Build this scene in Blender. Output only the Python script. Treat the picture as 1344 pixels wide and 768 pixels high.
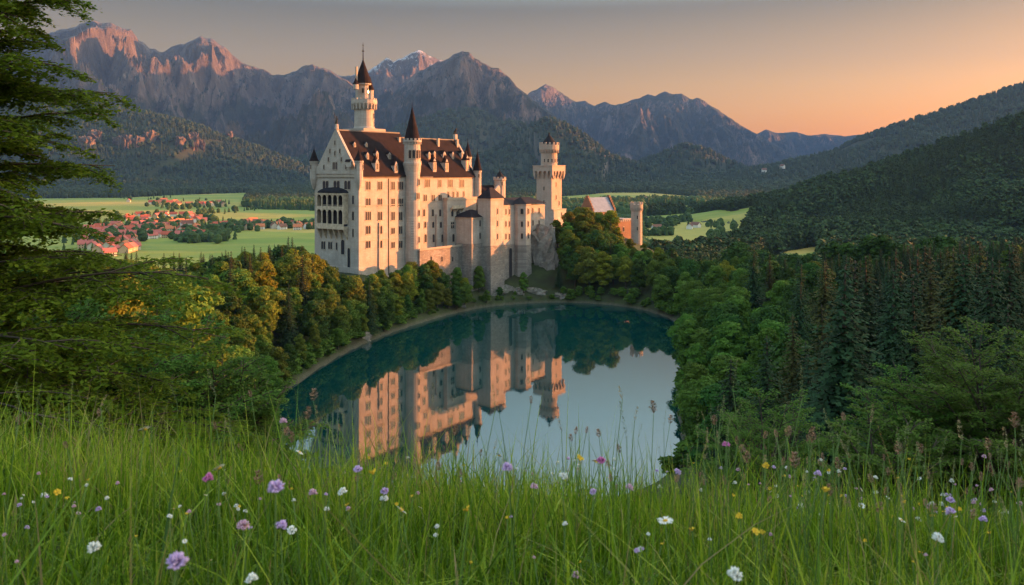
import bpy, math, random
import numpy as np
from mathutils import Vector, Matrix, Quaternion

for _o in list(bpy.data.objects):
    bpy.data.objects.remove(_o)
S = bpy.context.scene
COL = S.collection
R = math.radians
F = 1100.0          # focal length of the photograph in its own pixels
CX, HOR = 672.0, 225.0
CAMZ = 62.0         # metres above the lake

# ------------------------------------------------------------ camera
cd = bpy.data.cameras.new('camera')
cam = bpy.data.objects.new('camera', cd)
COL.objects.link(cam)
cam.location = (0, 0, CAMZ)
cam.rotation_euler = (R(90), 0, 0)
cd.sensor_width = 36.0
cd.lens = 36.0 * F / 1344.0
cd.shift_y = -(384 - HOR) / 1344.0
cd.clip_start = 0.05
cd.clip_end = 60000
cd.dof.use_dof = True
cd.dof.focus_distance = 60
cd.dof.aperture_fstop = 9.0
S.camera = cam

# ------------------------------------------------------------ world and sun
SUN_EL = 5.5
SUN_AZ = 73.0        # degrees to the right of the view direction (+Y)
w = bpy.data.worlds.new("World")
S.world = w
w.use_nodes = True
nt = w.node_tree
nt.nodes.clear()
sky = nt.nodes.new('ShaderNodeTexSky')
sky.sky_type = 'NISHITA'
sky.sun_disc = False
sky.sun_elevation = R(SUN_EL)
sky.sun_rotation = R(SUN_AZ)
sky.altitude = 900
sky.air_density = 1.0
sky.dust_density = 5.0
sky.ozone_density = 0.6
bg = nt.nodes.new('ShaderNodeBackground')
bg.inputs[1].default_value = 0.15
wo = nt.nodes.new('ShaderNodeOutputWorld')
# sky tint by height: warm band near the horizon, overhead boosted as added fill light
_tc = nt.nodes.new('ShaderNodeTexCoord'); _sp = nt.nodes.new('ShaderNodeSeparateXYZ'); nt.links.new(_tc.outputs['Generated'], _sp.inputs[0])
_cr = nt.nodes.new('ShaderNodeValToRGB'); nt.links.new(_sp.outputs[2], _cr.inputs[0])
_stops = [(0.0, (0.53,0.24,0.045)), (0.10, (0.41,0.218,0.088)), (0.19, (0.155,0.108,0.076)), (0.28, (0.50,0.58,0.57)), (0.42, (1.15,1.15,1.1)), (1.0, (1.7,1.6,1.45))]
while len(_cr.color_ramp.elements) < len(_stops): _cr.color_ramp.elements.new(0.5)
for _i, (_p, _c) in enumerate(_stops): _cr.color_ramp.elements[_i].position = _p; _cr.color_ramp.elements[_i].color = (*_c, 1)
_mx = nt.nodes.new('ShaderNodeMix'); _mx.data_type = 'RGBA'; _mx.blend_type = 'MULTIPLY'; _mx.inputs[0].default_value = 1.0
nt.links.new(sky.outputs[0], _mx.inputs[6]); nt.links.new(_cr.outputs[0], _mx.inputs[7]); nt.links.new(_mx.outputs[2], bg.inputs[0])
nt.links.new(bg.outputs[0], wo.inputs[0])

sd = bpy.data.lights.new('sun', 'SUN')
sun = bpy.data.objects.new('sun', sd)
COL.objects.link(sun)
sd.energy = 4.2
sd.angle = R(0.5)
sd.color = (1.0, 0.335, 0.098)
to_sun = Vector((math.sin(R(SUN_AZ)) * math.cos(R(SUN_EL)), math.cos(R(SUN_AZ)) * math.cos(R(SUN_EL)), math.sin(R(SUN_EL))))
sun.rotation_euler = to_sun.to_track_quat('Z', 'Y').to_euler()
sun.location = (60, 20, 120)

S.view_settings.view_transform = 'Standard'
S.view_settings.look = 'None'
S.view_settings.gamma = 1
S.view_settings.exposure = 2.7
S.view_settings.use_curve_mapping = False
S.render.engine = 'CYCLES'
S.cycles.max_bounces = 6
S.cycles.diffuse_bounces = 2
S.cycles.glossy_bounces = 3
S.cycles.transmission_bounces = 4
S.cycles.volume_bounces = 0
S.cycles.transparent_max_bounces = 8

# ------------------------------------------------------------ helpers
def tag(o, label=None, cat=None, group=None, kind=None):
    if label: o['label'] = label
    if cat: o['category'] = cat
    if group: o['group'] = group
    if kind: o['kind'] = kind
    return o

def empty(name, loc=(0, 0, 0), rz=0.0, label=None, cat=None, group=None):
    o = bpy.data.objects.new(name, None)
    COL.objects.link(o)
    o.location = loc
    o.rotation_euler = (0, 0, rz)
    o.empty_display_size = 0.5
    return tag(o, label, cat, group)

def link(name, me, parent=None):
    o = bpy.data.objects.new(name, me)
    COL.objects.link(o)
    if parent is not None: o.parent = parent
    return o

def np_mesh(name, V, faces, mat=None, smooth=False, col=None):
    """faces: (n,k) int array; col: (n_faces,) random value stored per face."""
    V = np.asarray(V, dtype=np.float32); faces = np.asarray(faces, dtype=np.int32)
    me = bpy.data.meshes.new(name)
    n, k = faces.shape
    me.vertices.add(len(V)); me.vertices.foreach_set('co', V.ravel())
    me.loops.add(n * k); me.loops.foreach_set('vertex_index', faces.ravel())
    me.polygons.add(n)
    me.polygons.foreach_set('loop_start', np.arange(0, n * k, k, dtype=np.int32))
    me.polygons.foreach_set('loop_total', np.full(n, k, dtype=np.int32))
    me.polygons.foreach_set('use_smooth', np.full(n, smooth, dtype=bool))
    if col is not None:
        a = me.attributes.new('tone', 'FLOAT', 'FACE')
        a.data.foreach_set('value', np.asarray(col, dtype=np.float32))
    me.update(calc_edges=True)
    if mat: me.materials.append(mat)
    return me

class MB:
    def __init__(s): s.v = []; s.f = []
    def add(s, vs, fs):
        b = len(s.v); s.v += [tuple(p) for p in vs]; s.f += [tuple(b + i for i in f) for f in fs]; return s
    def box(s, x0, x1, y0, y1, z0, z1):
        return s.add([(x0,y0,z0),(x1,y0,z0),(x1,y1,z0),(x0,y1,z0),(x0,y0,z1),(x1,y0,z1),(x1,y1,z1),(x0,y1,z1)],
                     [(0,3,2,1),(4,5,6,7),(0,1,5,4),(1,2,6,5),(2,3,7,6),(3,0,4,7)])
    def cyl(s, cx, cy, r0, r1, z0, z1, n=16, cap=True, ph=0.0):
        vs = []
        for r, z in ((r0, z0), (r1, z1)):
            for i in range(n):
                a = ph + 2*math.pi*i/n; vs.append((cx + r*math.cos(a), cy + r*math.sin(a), z))
        fs = [(i, (i+1) % n, n + (i+1) % n, n + i) for i in range(n)]
        if cap: fs += [tuple(range(n-1, -1, -1)), tuple(range(n, 2*n))]
        return s.add(vs, fs)
    def cone(s, cx, cy, r, z0, z1, n=16, ph=0.0, flare=0.0):
        vs = [(cx + r*math.cos(ph + 2*math.pi*i/n), cy + r*math.sin(ph + 2*math.pi*i/n), z0) for i in range(n)]
        if flare:
            zm = z0 + (z1 - z0)*0.18; rm = r*(0.82 - flare)
            vs += [(cx + rm*math.cos(ph + 2*math.pi*i/n), cy + rm*math.sin(ph + 2*math.pi*i/n), zm) for i in range(n)]
            vs.append((cx, cy, z1))
            fs = [(i, (i+1) % n, n + (i+1) % n, n + i) for i in range(n)] + [(n+i, n+(i+1) % n, 2*n) for i in range(n)]
        else:
            vs.append((cx, cy, z1)); fs = [(i, (i+1) % n, n) for i in range(n)]
        fs.append(tuple(range(n-1, -1, -1)))
        return s.add(vs, fs)
    def lathe(s, cx, cy, prof, n=16, ph=0.0):
        for (r0, z0), (r1, z1) in zip(prof[:-1], prof[1:]):
            s.cyl(cx, cy, r0, r1, z0, z1, n, cap=False, ph=ph)
        r, z = prof[-1]
        s.add([(cx + r*math.cos(ph + 2*math.pi*i/n), cy + r*math.sin(ph + 2*math.pi*i/n), z) for i in range(n)], [tuple(range(n))])
        return s
    def tube(s, pts, rad, n=6):
        P = [Vector(p) for p in pts]
        if not hasattr(rad, '__len__'): rad = [rad]*len(P)
        b = len(s.v); 
        for i, p in enumerate(P):
            d = (P[min(i+1, len(P)-1)] - P[max(i-1, 0)]).normalized()
            a = d.cross(Vector((0.31, 0.22, 0.92)) if abs(d.z) < 0.9 else Vector((1, 0.1, 0))).normalized(); c = d.cross(a)
            for k in range(n):
                t = 2*math.pi*k/n; s.v.append(tuple(p + rad[i]*(math.cos(t)*a + math.sin(t)*c)))
        for i in range(len(P)-1):
            for k in range(n):
                s.f.append((b+i*n+k, b+i*n+(k+1) % n, b+(i+1)*n+(k+1) % n, b+(i+1)*n+k))
        s.f.append(tuple(b+k for k in range(n-1, -1, -1))); s.f.append(tuple(b+(len(P)-1)*n+k for k in range(n)))
        return s
    def prism(s, poly, axis, a0, a1):
        """poly: 2-D outline; axis 'x','y' or 'z' = extrusion axis."""
        def mk(p, a): return {'x': (a, p[0], p[1]), 'y': (p[0], a, p[1]), 'z': (p[0], p[1], a)}[axis]
        n = len(poly)
        return s.add([mk(p, a0) for p in poly] + [mk(p, a1) for p in poly],
                     [(i, (i+1) % n, n+(i+1) % n, n+i) for i in range(n)] + [tuple(range(n-1, -1, -1)), tuple(range(n, 2*n))])
    def ring(s, cx, cy, r, z0, z1, n, w, t, ph=0.0, a0=0, a1=2*math.pi):
        """n merlons / corbels round a circle."""
        for i in range(n):
            a = ph + a0 + (a1-a0)*(i+0.5)/n
            c, q = math.cos(a), math.sin(a)
            vs = []
            for z in (z0, z1):
                for (u, v) in ((-w/2, -t/2), (w/2, -t/2), (w/2, t/2), (-w/2, t/2)):
                    vs.append((cx + (r+v)*c - u*q, cy + (r+v)*q + u*c, z))
            s.add(vs, [(0,3,2,1),(4,5,6,7),(0,1,5,4),(1,2,6,5),(2,3,7,6),(3,0,4,7)])
        return s
    def mesh(s, name, mat, smooth=False):
        me = bpy.data.meshes.new(name); me.from_pydata(s.v, [], s.f); me.update()
        import bmesh
        bm = bmesh.new(); bm.from_mesh(me); bmesh.ops.recalc_face_normals(bm, faces=bm.faces); bm.to_mesh(me); bm.free()
        if smooth: me.polygons.foreach_set('use_smooth', [True]*len(me.polygons))
        me.materials.append(mat); return me
    def build(s, name, mat, parent=None, smooth=False):
        return link(name, s.mesh(name, mat, smooth), parent)

# vectorised gradient noise
_rs = np.random.RandomState(5)
_perm = np.concatenate([_rs.permutation(256)]*3)
_ga = _rs.rand(256)*2*np.pi
def perlin(x, y):
    x = np.asarray(x, float); y = np.asarray(y, float)
    xi = np.floor(x).astype(int); yi = np.floor(y).astype(int); xf = x - xi; yf = y - yi
    u = xf**3*(xf*(xf*6-15)+10); v = yf**3*(yf*(yf*6-15)+10)
    def g(ix, iy, dx, dy):
        h = _ga[_perm[(_perm[ix & 255] + iy) & 255]]; return np.cos(h)*dx + np.sin(h)*dy
    n00 = g(xi, yi, xf, yf); n10 = g(xi+1, yi, xf-1, yf); n01 = g(xi, yi+1, xf, yf-1); n11 = g(xi+1, yi+1, xf-1, yf-1)
    return (n00*(1-u)+n10*u)*(1-v) + (n01*(1-u)+n11*u)*v
def fbm(x, y, o=5, gain=0.5):
    a = 1.0; t = 0
    for i in range(o):
        t = t + a*perlin(x+17.3*i, y-9.1*i); x = x*2.03; y = y*2.03; a *= gain
    return t
def ridged(x, y, o=6, gain=0.5):
    a = 1.0; t = 0; wgt = 1.0
    for i in range(o):
        n = (1 - np.abs(perlin(x+11.7*i, y+5.3*i))*1.8); n = np.clip(n, 0, 1)**2
        t = t + a*n*wgt; wgt = np.clip(n*1.6, 0, 1); x = x*2.1; y = y*2.1; a *= gain
    return t
def sstep(a, b, x):
    t = np.clip((np.asarray(x, float)-a)/(b-a), 0, 1); return t*t*(3-2*t)

def at(px, Y, py=None):
    X = (px-CX)/F*Y
    return (X, Y, None if py is None else CAMZ-(py-HOR)/F*Y)

# ------------------------------------------------------------ materials
class NT:
    def __init__(s, name):
        s.m = bpy.data.materials.new(name); s.m.use_nodes = True; s.t = s.m.node_tree; s.t.nodes.clear()
        s.out = s.t.nodes.new('ShaderNodeOutputMaterial')
        s.b = s.t.nodes.new('ShaderNodeBsdfPrincipled'); s.l(s.b.outputs[0], s.out.inputs[0])
        s.b.inputs['Roughness'].default_value = 0.85
        s.b.inputs['Specular IOR Level'].default_value = 0.25
    def n(s, t, **k):
        n = s.t.nodes.new('ShaderNode'+t)
        for a, v in k.items(): setattr(n, a, v)
        return n
    def l(s, a, b): s.t.links.new(a, b)
    def val(s, inp, v):
        if hasattr(v, 'links') or hasattr(v, 'is_linked'): s.l(v, inp)
        else: inp.default_value = v
    def coord(s, kind='Object'): return s.n('TexCoord').outputs[kind]
    def pos(s): return s.n('NewGeometry').outputs['Position']
    def noise(s, vec, scale, detail=5, rough=0.55):
        n = s.n('TexNoise'); s.l(vec, n.inputs['Vector']); n.inputs['Scale'].default_value = scale
        n.inputs['Detail'].default_value = detail; n.inputs['Roughness'].default_value = rough; return n.outputs['Fac']
    def mapping(s, vec, scale=(1,1,1), rot=(0,0,0)):
        n = s.n('Mapping'); s.l(vec, n.inputs[0]); n.inputs['Scale'].default_value = scale; n.inputs['Rotation'].default_value = rot; return n.outputs[0]
    def ramp(s, fac, stops, interp='LINEAR'):
        n = s.n('ValToRGB'); s.l(fac, n.inputs[0]); e = n.color_ramp.elements; n.color_ramp.interpolation = interp
        while len(e) < len(stops): e.new(0.5)
        for i, (p, c) in enumerate(stops):
            e[i].position = p; e[i].color = (*c, 1) if len(c) == 3 else c
        return n.outputs[0]
    def mix(s, fac, a, b, mode='MIX'):
        n = s.n('Mix', data_type='RGBA', blend_type=mode)
        s.val(n.inputs[0], fac)
        for i, v in ((6, a), (7, b)):
            if isinstance(v, (tuple, list)): n.inputs[i].default_value = (*v, 1)[:4]
            else: s.l(v, n.inputs[i])
        return n.outputs[2]
    def math(s, op, a, b=0.0, c=None):
        n = s.n('Math', operation=op); s.val(n.inputs[0], a); s.val(n.inputs[1], b)
        if c is not None: s.val(n.inputs[2], c)
        return n.outputs[0]
    def rng(s, v, a, b, c=0.0, d=1.0):
        n = s.n('MapRange'); s.l(v, n.inputs[0])
        for i, q in enumerate((a, b, c, d)): n.inputs[i+1].default_value = q
        return n.outputs[0]
    def sep(s, v):
        n = s.n('SeparateXYZ'); s.l(v, n.inputs[0]); return n.outputs
    def base(s, c):
        if isinstance(c, (tuple, list)): s.b.inputs['Base Color'].default_value = (*c, 1)
        else: s.l(c, s.b.inputs['Base Color'])
        return s
    def bump(s, h, strength=0.3, dist=0.1):
        n = s.n('Bump'); s.l(h, n.inputs['Height']); n.inputs['Strength'].default_value = strength; n.inputs['Distance'].default_value = dist
        s.l(n.outputs[0], s.b.inputs['Normal']); return s

def foliage(name, dark, light, tip=None, trans=0.25, scale=0.35, rough=0.6):
    m = NT(name); oi = m.n('ObjectInfo')
    t = m.n('Attribute', attribute_name='tone')
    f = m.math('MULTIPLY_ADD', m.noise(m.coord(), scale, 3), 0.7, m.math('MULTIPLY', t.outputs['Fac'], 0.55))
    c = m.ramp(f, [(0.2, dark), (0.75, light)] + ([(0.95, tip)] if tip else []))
    hsv = m.n('HueSaturation'); m.l(c, hsv.inputs['Color'])
    m.l(m.rng(oi.outputs['Random'], 0, 1, 0.475, 0.52), hsv.inputs['Hue'])
    m.l(m.rng(oi.outputs['Random'], 0, 1, 0.7, 1.15), hsv.inputs['Value'])
    m.l(hsv.outputs[0], m.b.inputs['Base Color'])
    m.b.inputs['Roughness'].default_value = 0.8; m.b.inputs['Specular IOR Level'].default_value = 0.12
    if trans:
        tr = m.n('BsdfTranslucent'); m.l(hsv.outputs[0], tr.inputs[0]); mx = m.n('MixShader'); mx.inputs[0].default_value = trans
        m.l(m.b.outputs[0], mx.inputs[1]); m.l(tr.outputs[0], mx.inputs[2]); m.l(mx.outputs[0], m.out.inputs[0])
    return m.m

M = {}
M['leaf_green'] = foliage('leaf_green', (0.030,0.068,0.010), (0.105,0.185,0.024), (0.15,0.235,0.035))
M['leaf_dark'] = foliage('leaf_dark', (0.018,0.046,0.010), (0.055,0.115,0.020))
M['leaf_gold'] = foliage('leaf_gold', (0.055,0.075,0.008), (0.20,0.21,0.016), (0.30,0.29,0.02))
M['leaf_yellowgreen'] = foliage('leaf_yellowgreen', (0.035,0.06,0.008), (0.14,0.17,0.02), (0.22,0.21,0.03))
M['needle_dark'] = foliage('needle_dark', (0.010,0.022,0.010), (0.028,0.055,0.020), trans=0.08)
M['needle_rust'] = foliage('needle_rust', (0.026,0.032,0.010), (0.070,0.066,0.017), trans=0.1)
M['far_wood'] = foliage('far_wood', (0.016,0.032,0.010), (0.05,0.085,0.022), trans=0, scale=0.02, rough=0.9)
M['distant_wood'] = foliage('distant_wood', (0.012,0.022,0.010), (0.032,0.048,0.018), trans=0, scale=0.02, rough=0.9)
M['near_leaf'] = foliage('near_leaf', (0.045,0.080,0.008), (0.13,0.20,0.014), (0.22,0.29,0.02), trans=0.45, scale=0.6)
M['bush_leaf'] = foliage('bush_leaf', (0.03,0.075,0.010), (0.09,0.18,0.025), (0.14,0.24,0.035), trans=0.35, scale=0.9)

def plain(name, c, rough=0.8, spec=0.25, n=None, amt=0.25, metal=0):
    m = NT(name); m.b.inputs['Roughness'].default_value = rough; m.b.inputs['Specular IOR Level'].default_value = spec; m.b.inputs['Metallic'].default_value = metal
    if n:
        f = m.noise(m.coord(), n, 5); m.base(m.mix(m.rng(f, 0.3, 0.7), tuple(q*(1-amt) for q in c), tuple(min(1, q*(1+amt)) for q in c)))
    else: m.base(c)
    return m.m
M['bark'] = plain('bark', (0.07,0.05,0.035), 0.9, n=2.0, amt=0.4)
M['slate'] = plain('slate', (0.018,0.012,0.012), 0.9, 0.1, n=0.5, amt=0.35)
M['slate_dark'] = plain('slate_dark', (0.013,0.012,0.015), 0.8, 0.15, n=0.6, amt=0.3)
M['glass'] = plain('glass', (0.03,0.03,0.035), 0.15, 0.5)
M['bronze'] = plain('bronze', (0.05,0.045,0.035), 0.5, 0.5, metal=0.6)
M['lead'] = plain('lead', (0.10,0.10,0.10), 0.6)
M['tin_roof'] = plain('tin_roof', (0.16,0.19,0.24), 0.45, 0.5, n=0.4, amt=0.2)
M['tan_stone'] = plain('tan_stone', (0.46,0.37,0.26), 0.85, n=0.8, amt=0.3)

def stone(name, c1, c2, bw=1.6, bh=0.55, depth=0.25, mortar=(0.25,0.22,0.2), msize=0.012, stain=0.5, cm=0.15):
    m = NT(name); co = m.coord(); sx = m.sep(co)
    cmb = m.n('CombineXYZ'); m.l(m.math('ADD', sx[0], sx[1]), cmb.inputs[0]); m.l(sx[2], cmb.inputs[1])
    br = m.n('TexBrick'); m.l(cmb.outputs[0], br.inputs['Vector']); br.inputs['Scale'].default_value = 1.0
    br.inputs['Brick Width'].default_value = bw; br.inputs['Row Height'].default_value = bh; br.inputs['Mortar Size'].default_value = msize*3
    br.inputs['Color1'].default_value = (*c1, 1); br.inputs['Color2'].default_value = (*c2, 1); br.inputs['Mortar'].default_value = (*mortar, 1)
    flat = m.mix(0.5, c1, c2)
    c = m.mix(cm, flat, br.outputs[0])
    big = m.noise(co, 0.12, 6, 0.65)
    streak = m.noise(m.mapping(co, (0.9, 0.9, 0.07)), 1.0, 5, 0.7)
    c = m.mix(m.rng(streak, 0.45, 0.75, 0, stain*1.1), c, tuple(q*0.55 for q in c1))
    c = m.mix(m.rng(big, 0.4, 0.65, 0, stain*1.1), c, tuple(q*0.68 for q in c2))
    m.base(c); m.bump(m.math('ADD', m.math('MULTIPLY', br.outputs[1], -1.0), m.noise(co, 3.0, 4)), depth, 0.12)
    return m.m
M['limestone'] = stone('limestone', (0.50,0.44,0.37), (0.38,0.33,0.275), cm=0.6, stain=0.62, depth=0.3)
M['trim'] = stone('trim', (0.42,0.35,0.27), (0.36,0.30,0.23), stain=0.3, depth=0.1)
M['rough_stone'] = stone('rough_stone', (0.38,0.335,0.285), (0.22,0.19,0.16), bw=1.3, bh=0.6, cm=0.9, depth=0.8, stain=0.6, mortar=(0.12,0.10,0.09))
M['brick_red'] = stone('brick_red', (0.30,0.165,0.09), (0.24,0.125,0.07), bw=0.8, bh=0.3, cm=0.5, stain=0.35)
M['tower_stone'] = stone('tower_stone', (0.44,0.36,0.29), (0.35,0.28,0.22), bw=1.1, bh=0.5, cm=0.6, stain=0.4)

def rockmat():
    m = NT('rock'); co = m.pos()
    n1 = m.noise(co, 0.35, 8, 0.7); n2 = m.noise(m.mapping(co, (1, 1, 3)), 0.8, 6, 0.7)
    c = m.ramp(n1, [(0.3, (0.10,0.085,0.07)), (0.5, (0.24,0.205,0.17)), (0.7, (0.36,0.32,0.27))])
    up = m.sep(m.n('NewGeometry').outputs['Normal'])[2]
    c = m.mix(m.math('MULTIPLY', m.rng(up, 0.45, 0.8), m.rng(n2, 0.4, 0.6)), c, (0.05,0.075,0.02))
    m.base(c); m.bump(n2, 0.8, 0.6); return m.m
M['rock'] = rockmat()
M['crag'] = plain('crag_rock', (0.13,0.095,0.07), 0.95, 0.1, n=0.04, amt=0.5)
# ------------------------------------------------------------ the lie of the land
LAKE = [(0,150),(-25,152),(-48,170),(-60,200),(-64.5,231),(-60,272),(-54,300),(-48,318),(-38,342),(-27,364),(-12,384),(8,394),(24,397),(42,392),(57,380),(66,358),(69,335),(66,315),(57,280),(47,240),(41,205),(38,180),(22,156)]
def _smooth(poly, it=3):
    for _ in range(it):
        q = []
        for a, b in zip(poly, poly[1:]+poly[:1]):
            q += [(a[0]*.75+b[0]*.25, a[1]*.75+b[1]*.25), (a[0]*.25+b[0]*.75, a[1]*.25+b[1]*.75)]
        poly = q
    return poly
LK = np.array(_smooth(LAKE))
def lake_dist(x, y):
    """signed distance to the shoreline, negative over the water"""
    x = np.asarray(x, float); y = np.asarray(y, float)
    shp = x.shape; x = x.ravel(); y = y.ravel()
    d = np.full(x.shape, 1e9); ins = np.zeros(x.shape, bool)
    near = (np.abs(x) < 260) & (y > 0) & (y < 560)
    xn, yn = x[near], y[near]; dn = np.full(xn.shape, 1e9); inn = np.zeros(xn.shape, bool)
    A = LK; B = np.roll(LK, -1, axis=0)
    for (ax, ay), (bx, by) in zip(A, B):
        ex, ey = bx-ax, by-ay
        t = np.clip(((xn-ax)*ex+(yn-ay)*ey)/(ex*ex+ey*ey), 0, 1)
        dn = np.minimum(dn, np.hypot(xn-ax-t*ex, yn-ay-t*ey))
        c = ((ay > yn) != (by > yn)) & (xn < ex*(yn-ay)/(by-ay+1e-12)+ax)
        inn ^= c
    d[near] = np.where(inn, -dn, dn)
    return d.reshape(shp)

CP = [(0,12,57.5),(-15,-10,61.5),(15,-10,61),(-14,14,57.5),(-22,22,55),(20,20,53),(0,22,52),(0,60,36),(0,100,18),(0,140,3),(-30,50,43),(-40,60,42),(-60,100,36),(-80,150,28),(-55,150,14),(-90,200,23),
(-75,235,9),(-110,260,18),(40,60,33),(60,100,24),(90,120,26),(60,160,14),(58,205,8),(110,200,24),(85,300,13),(150,300,20),(100,400,14),(80,345,7),
(-110,310,16),(-160,350,11),(-105,360,16),(-64,345,18.5),(-90,385,18),(-200,300,15),(-240,400,-4),(-150,450,-10),(-260,540,-36),(-90,470,0),
(-50,368,19),(-25,402,19),(-40,400,22),(-20,440,24),(0,402,5),(-8,400,5),(10,405,5),(12,440,22),(22,482,27),(45,425,15),(60,470,22),(66,500,23),(104,480,5),(90,430,8),(112,450,4),(135,420,2),(0,540,2),(80,600,-20),(0,700,-40),
(160,500,-14),(200,600,-34),(250,400,4),(300,300,26),(330,480,-2),(280,560,-26),(380,620,-14),(240,470,-10),(120,540,-8),(480,560,66),(600,615,77),(620,400,86),(600,250,96),(420,700,10),(560,850,60),(300,700,-34),(150,760,-40),(-150,620,-40),(-300,700,-40),
(150,60,55),(200,40,82),(400,100,140),(600,-100,160),(200,-200,100),(0,-200,75),(-200,-100,60),(-150,40,52),(-200,150,38),(-400,100,40),(-400,300,0),(-450,500,-40),(0,-350,90),(-400,-350,70)]
CP = np.array(CP, float)
def _phi(r): return np.sqrt(r*r+64)
_D = _phi(np.hypot(CP[:,0][:,None]-CP[:,0], CP[:,1][:,None]-CP[:,1]))
_n = len(CP); _A = np.zeros((_n+1,_n+1)); _A[:_n,:_n] = _D + np.eye(_n)*0.5; _A[:_n,_n] = 1; _A[_n,:_n] = 1
_W = np.linalg.solve(_A, np.append(CP[:,2], 0))
def near_h(x, y):
    x = np.asarray(x, float); y = np.asarray(y, float); t = np.full(x.shape, _W[_n])
    for i in range(_n): t = t + _W[i]*_phi(np.hypot(x-CP[i,0], y-CP[i,1]))
    return t
def P(px, D, py, sub=0): return ((px-CX)/F*D, D, CAMZ-(py-HOR)/F*D-sub)
HILLS = [ # ridge line, half width
 ([P(950,1350,318,18),P(1000,1400,300,18),P(1054,1450,282,18),P(1120,1550,250,18),P(1170,1600,228,18),P(1200,1650,212,18),P(1260,1700,190,18),P(1344,1800,150,18),P(1480,1900,90,18),P(1700,2000,40,18)], 300),
 ([P(1150,1300,290,18),P(1220,1350,268,18),P(1344,1300,245,18),P(1500,1300,200,18)], 230),
 ([P(1000,4600,232,45),P(1060,4800,212,45),P(1130,5000,190,45),P(1180,5000,170,45),P(1250,5200,141,45),P(1344,5400,106,45),P(1500,5600,60,18),P(1800,5800,20,18)], 900),
 ([P(845,5600,222,15),P(870,5800,203,15),P(900,5900,190,15),P(930,5900,198,15),P(980,5800,222,15)], 380),
 ([P(660,5400,200,15),P(690,5500,165,15),P(722,5500,155,15),P(760,5500,172,15),P(800,5500,203,15),P(860,5400,225,15)], 480),
 ([P(480,7000,190,15),P(540,7000,160,15),P(590,7000,146,15),P(620,7000,144,15),P(660,7000,160,15)], 750),
 ([P(-300,5600,110,15),P(0,5600,122,15),P(60,5600,130,15),P(140,5600,140,15),P(200,5600,150,15),P(250,5600,162,15),P(300,5600,184,15),P(345,5500,205,15),P(400,5400,236,15),P(450,5300,244,15)], 800),
]
def hills_h(x, y):
    base = np.full(np.shape(x), -40.0)
    for ridge, wd in HILLS:
        best = np.full(np.shape(x), 1e9); hz = np.zeros(np.shape(x))
        for a, b in zip(ridge[:-1], ridge[1:]):
            ex, ey = b[0]-a[0], b[1]-a[1]
            t = np.clip(((x-a[0])*ex+(y-a[1])*ey)/(ex*ex+ey*ey), 0, 1)
            d = np.hypot(x-a[0]-t*ex, y-a[1]-t*ey); z = a[2]+t*(b[2]-a[2])
            m = d < best; best = np.where(m, d, best); hz = np.where(m, z, hz)
        wob = 1 + 0.35*perlin(x/(wd*0.8)+3.1, y/(wd*0.8)) + 0.15*perlin(x/(wd*0.25), y/(wd*0.25)+7)
        g = np.exp(-(best/(wd*wob))**2)
        base = np.maximum(base, -40+(hz+40)*g)
    return base
def meadow(x, y):
    xc = np.clip(x, -5, 5); yy = np.clip(y, -6, 60)
    k = 0.225+0.019*xc
    z = CAMZ-0.74-k*np.clip(yy, -1, 3.4) - 0.02*np.clip(-yy-1, 0, 99)
    e = np.clip(yy-3.4, 0, 99)
    return z-k*e-0.10*np.minimum(e, 4)**2-0.5*np.clip(e-4, 0, 99)
def H(x, y):
    x = np.asarray(x, float); y = np.asarray(y, float)
    n = near_h(x, y)
    n = n + 1.2*fbm(x/35, y/35, 4)*sstep(30, 80, np.hypot(x, y))
    g = hills_h(x, y)+0.8*fbm(x/120, y/120, 3)
    wn = (1-sstep(560, 760, y))*(1-sstep(560, 800, np.abs(x)))*(1-sstep(300,420,-y))
    h = n*wn + g*(1-wn); h = np.maximum(h, -41)
    d = lake_dist(x, y)
    rock = 0.5+np.clip(d, 0, 60)*0.42+np.clip(d,0,2.5)*0.35
    h = np.where(d < 60, np.where(d < 0, -0.3+d*0.5, np.minimum(np.maximum(h, 0.45+d*0.12), rock+np.clip(d-18, 0, 99)*0.8)), h)
    h = np.where(d < 0, np.maximum(h, -12), h)
    wm = (1-sstep(5.5, 15, y))*(1-sstep(8, 22, np.abs(x)))*(1-sstep(8,20,-y))
    return h*(1-wm) + meadow(x, y)*wm
def h1(x, y): return float(H(np.array([x]), np.array([y]))[0])

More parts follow.
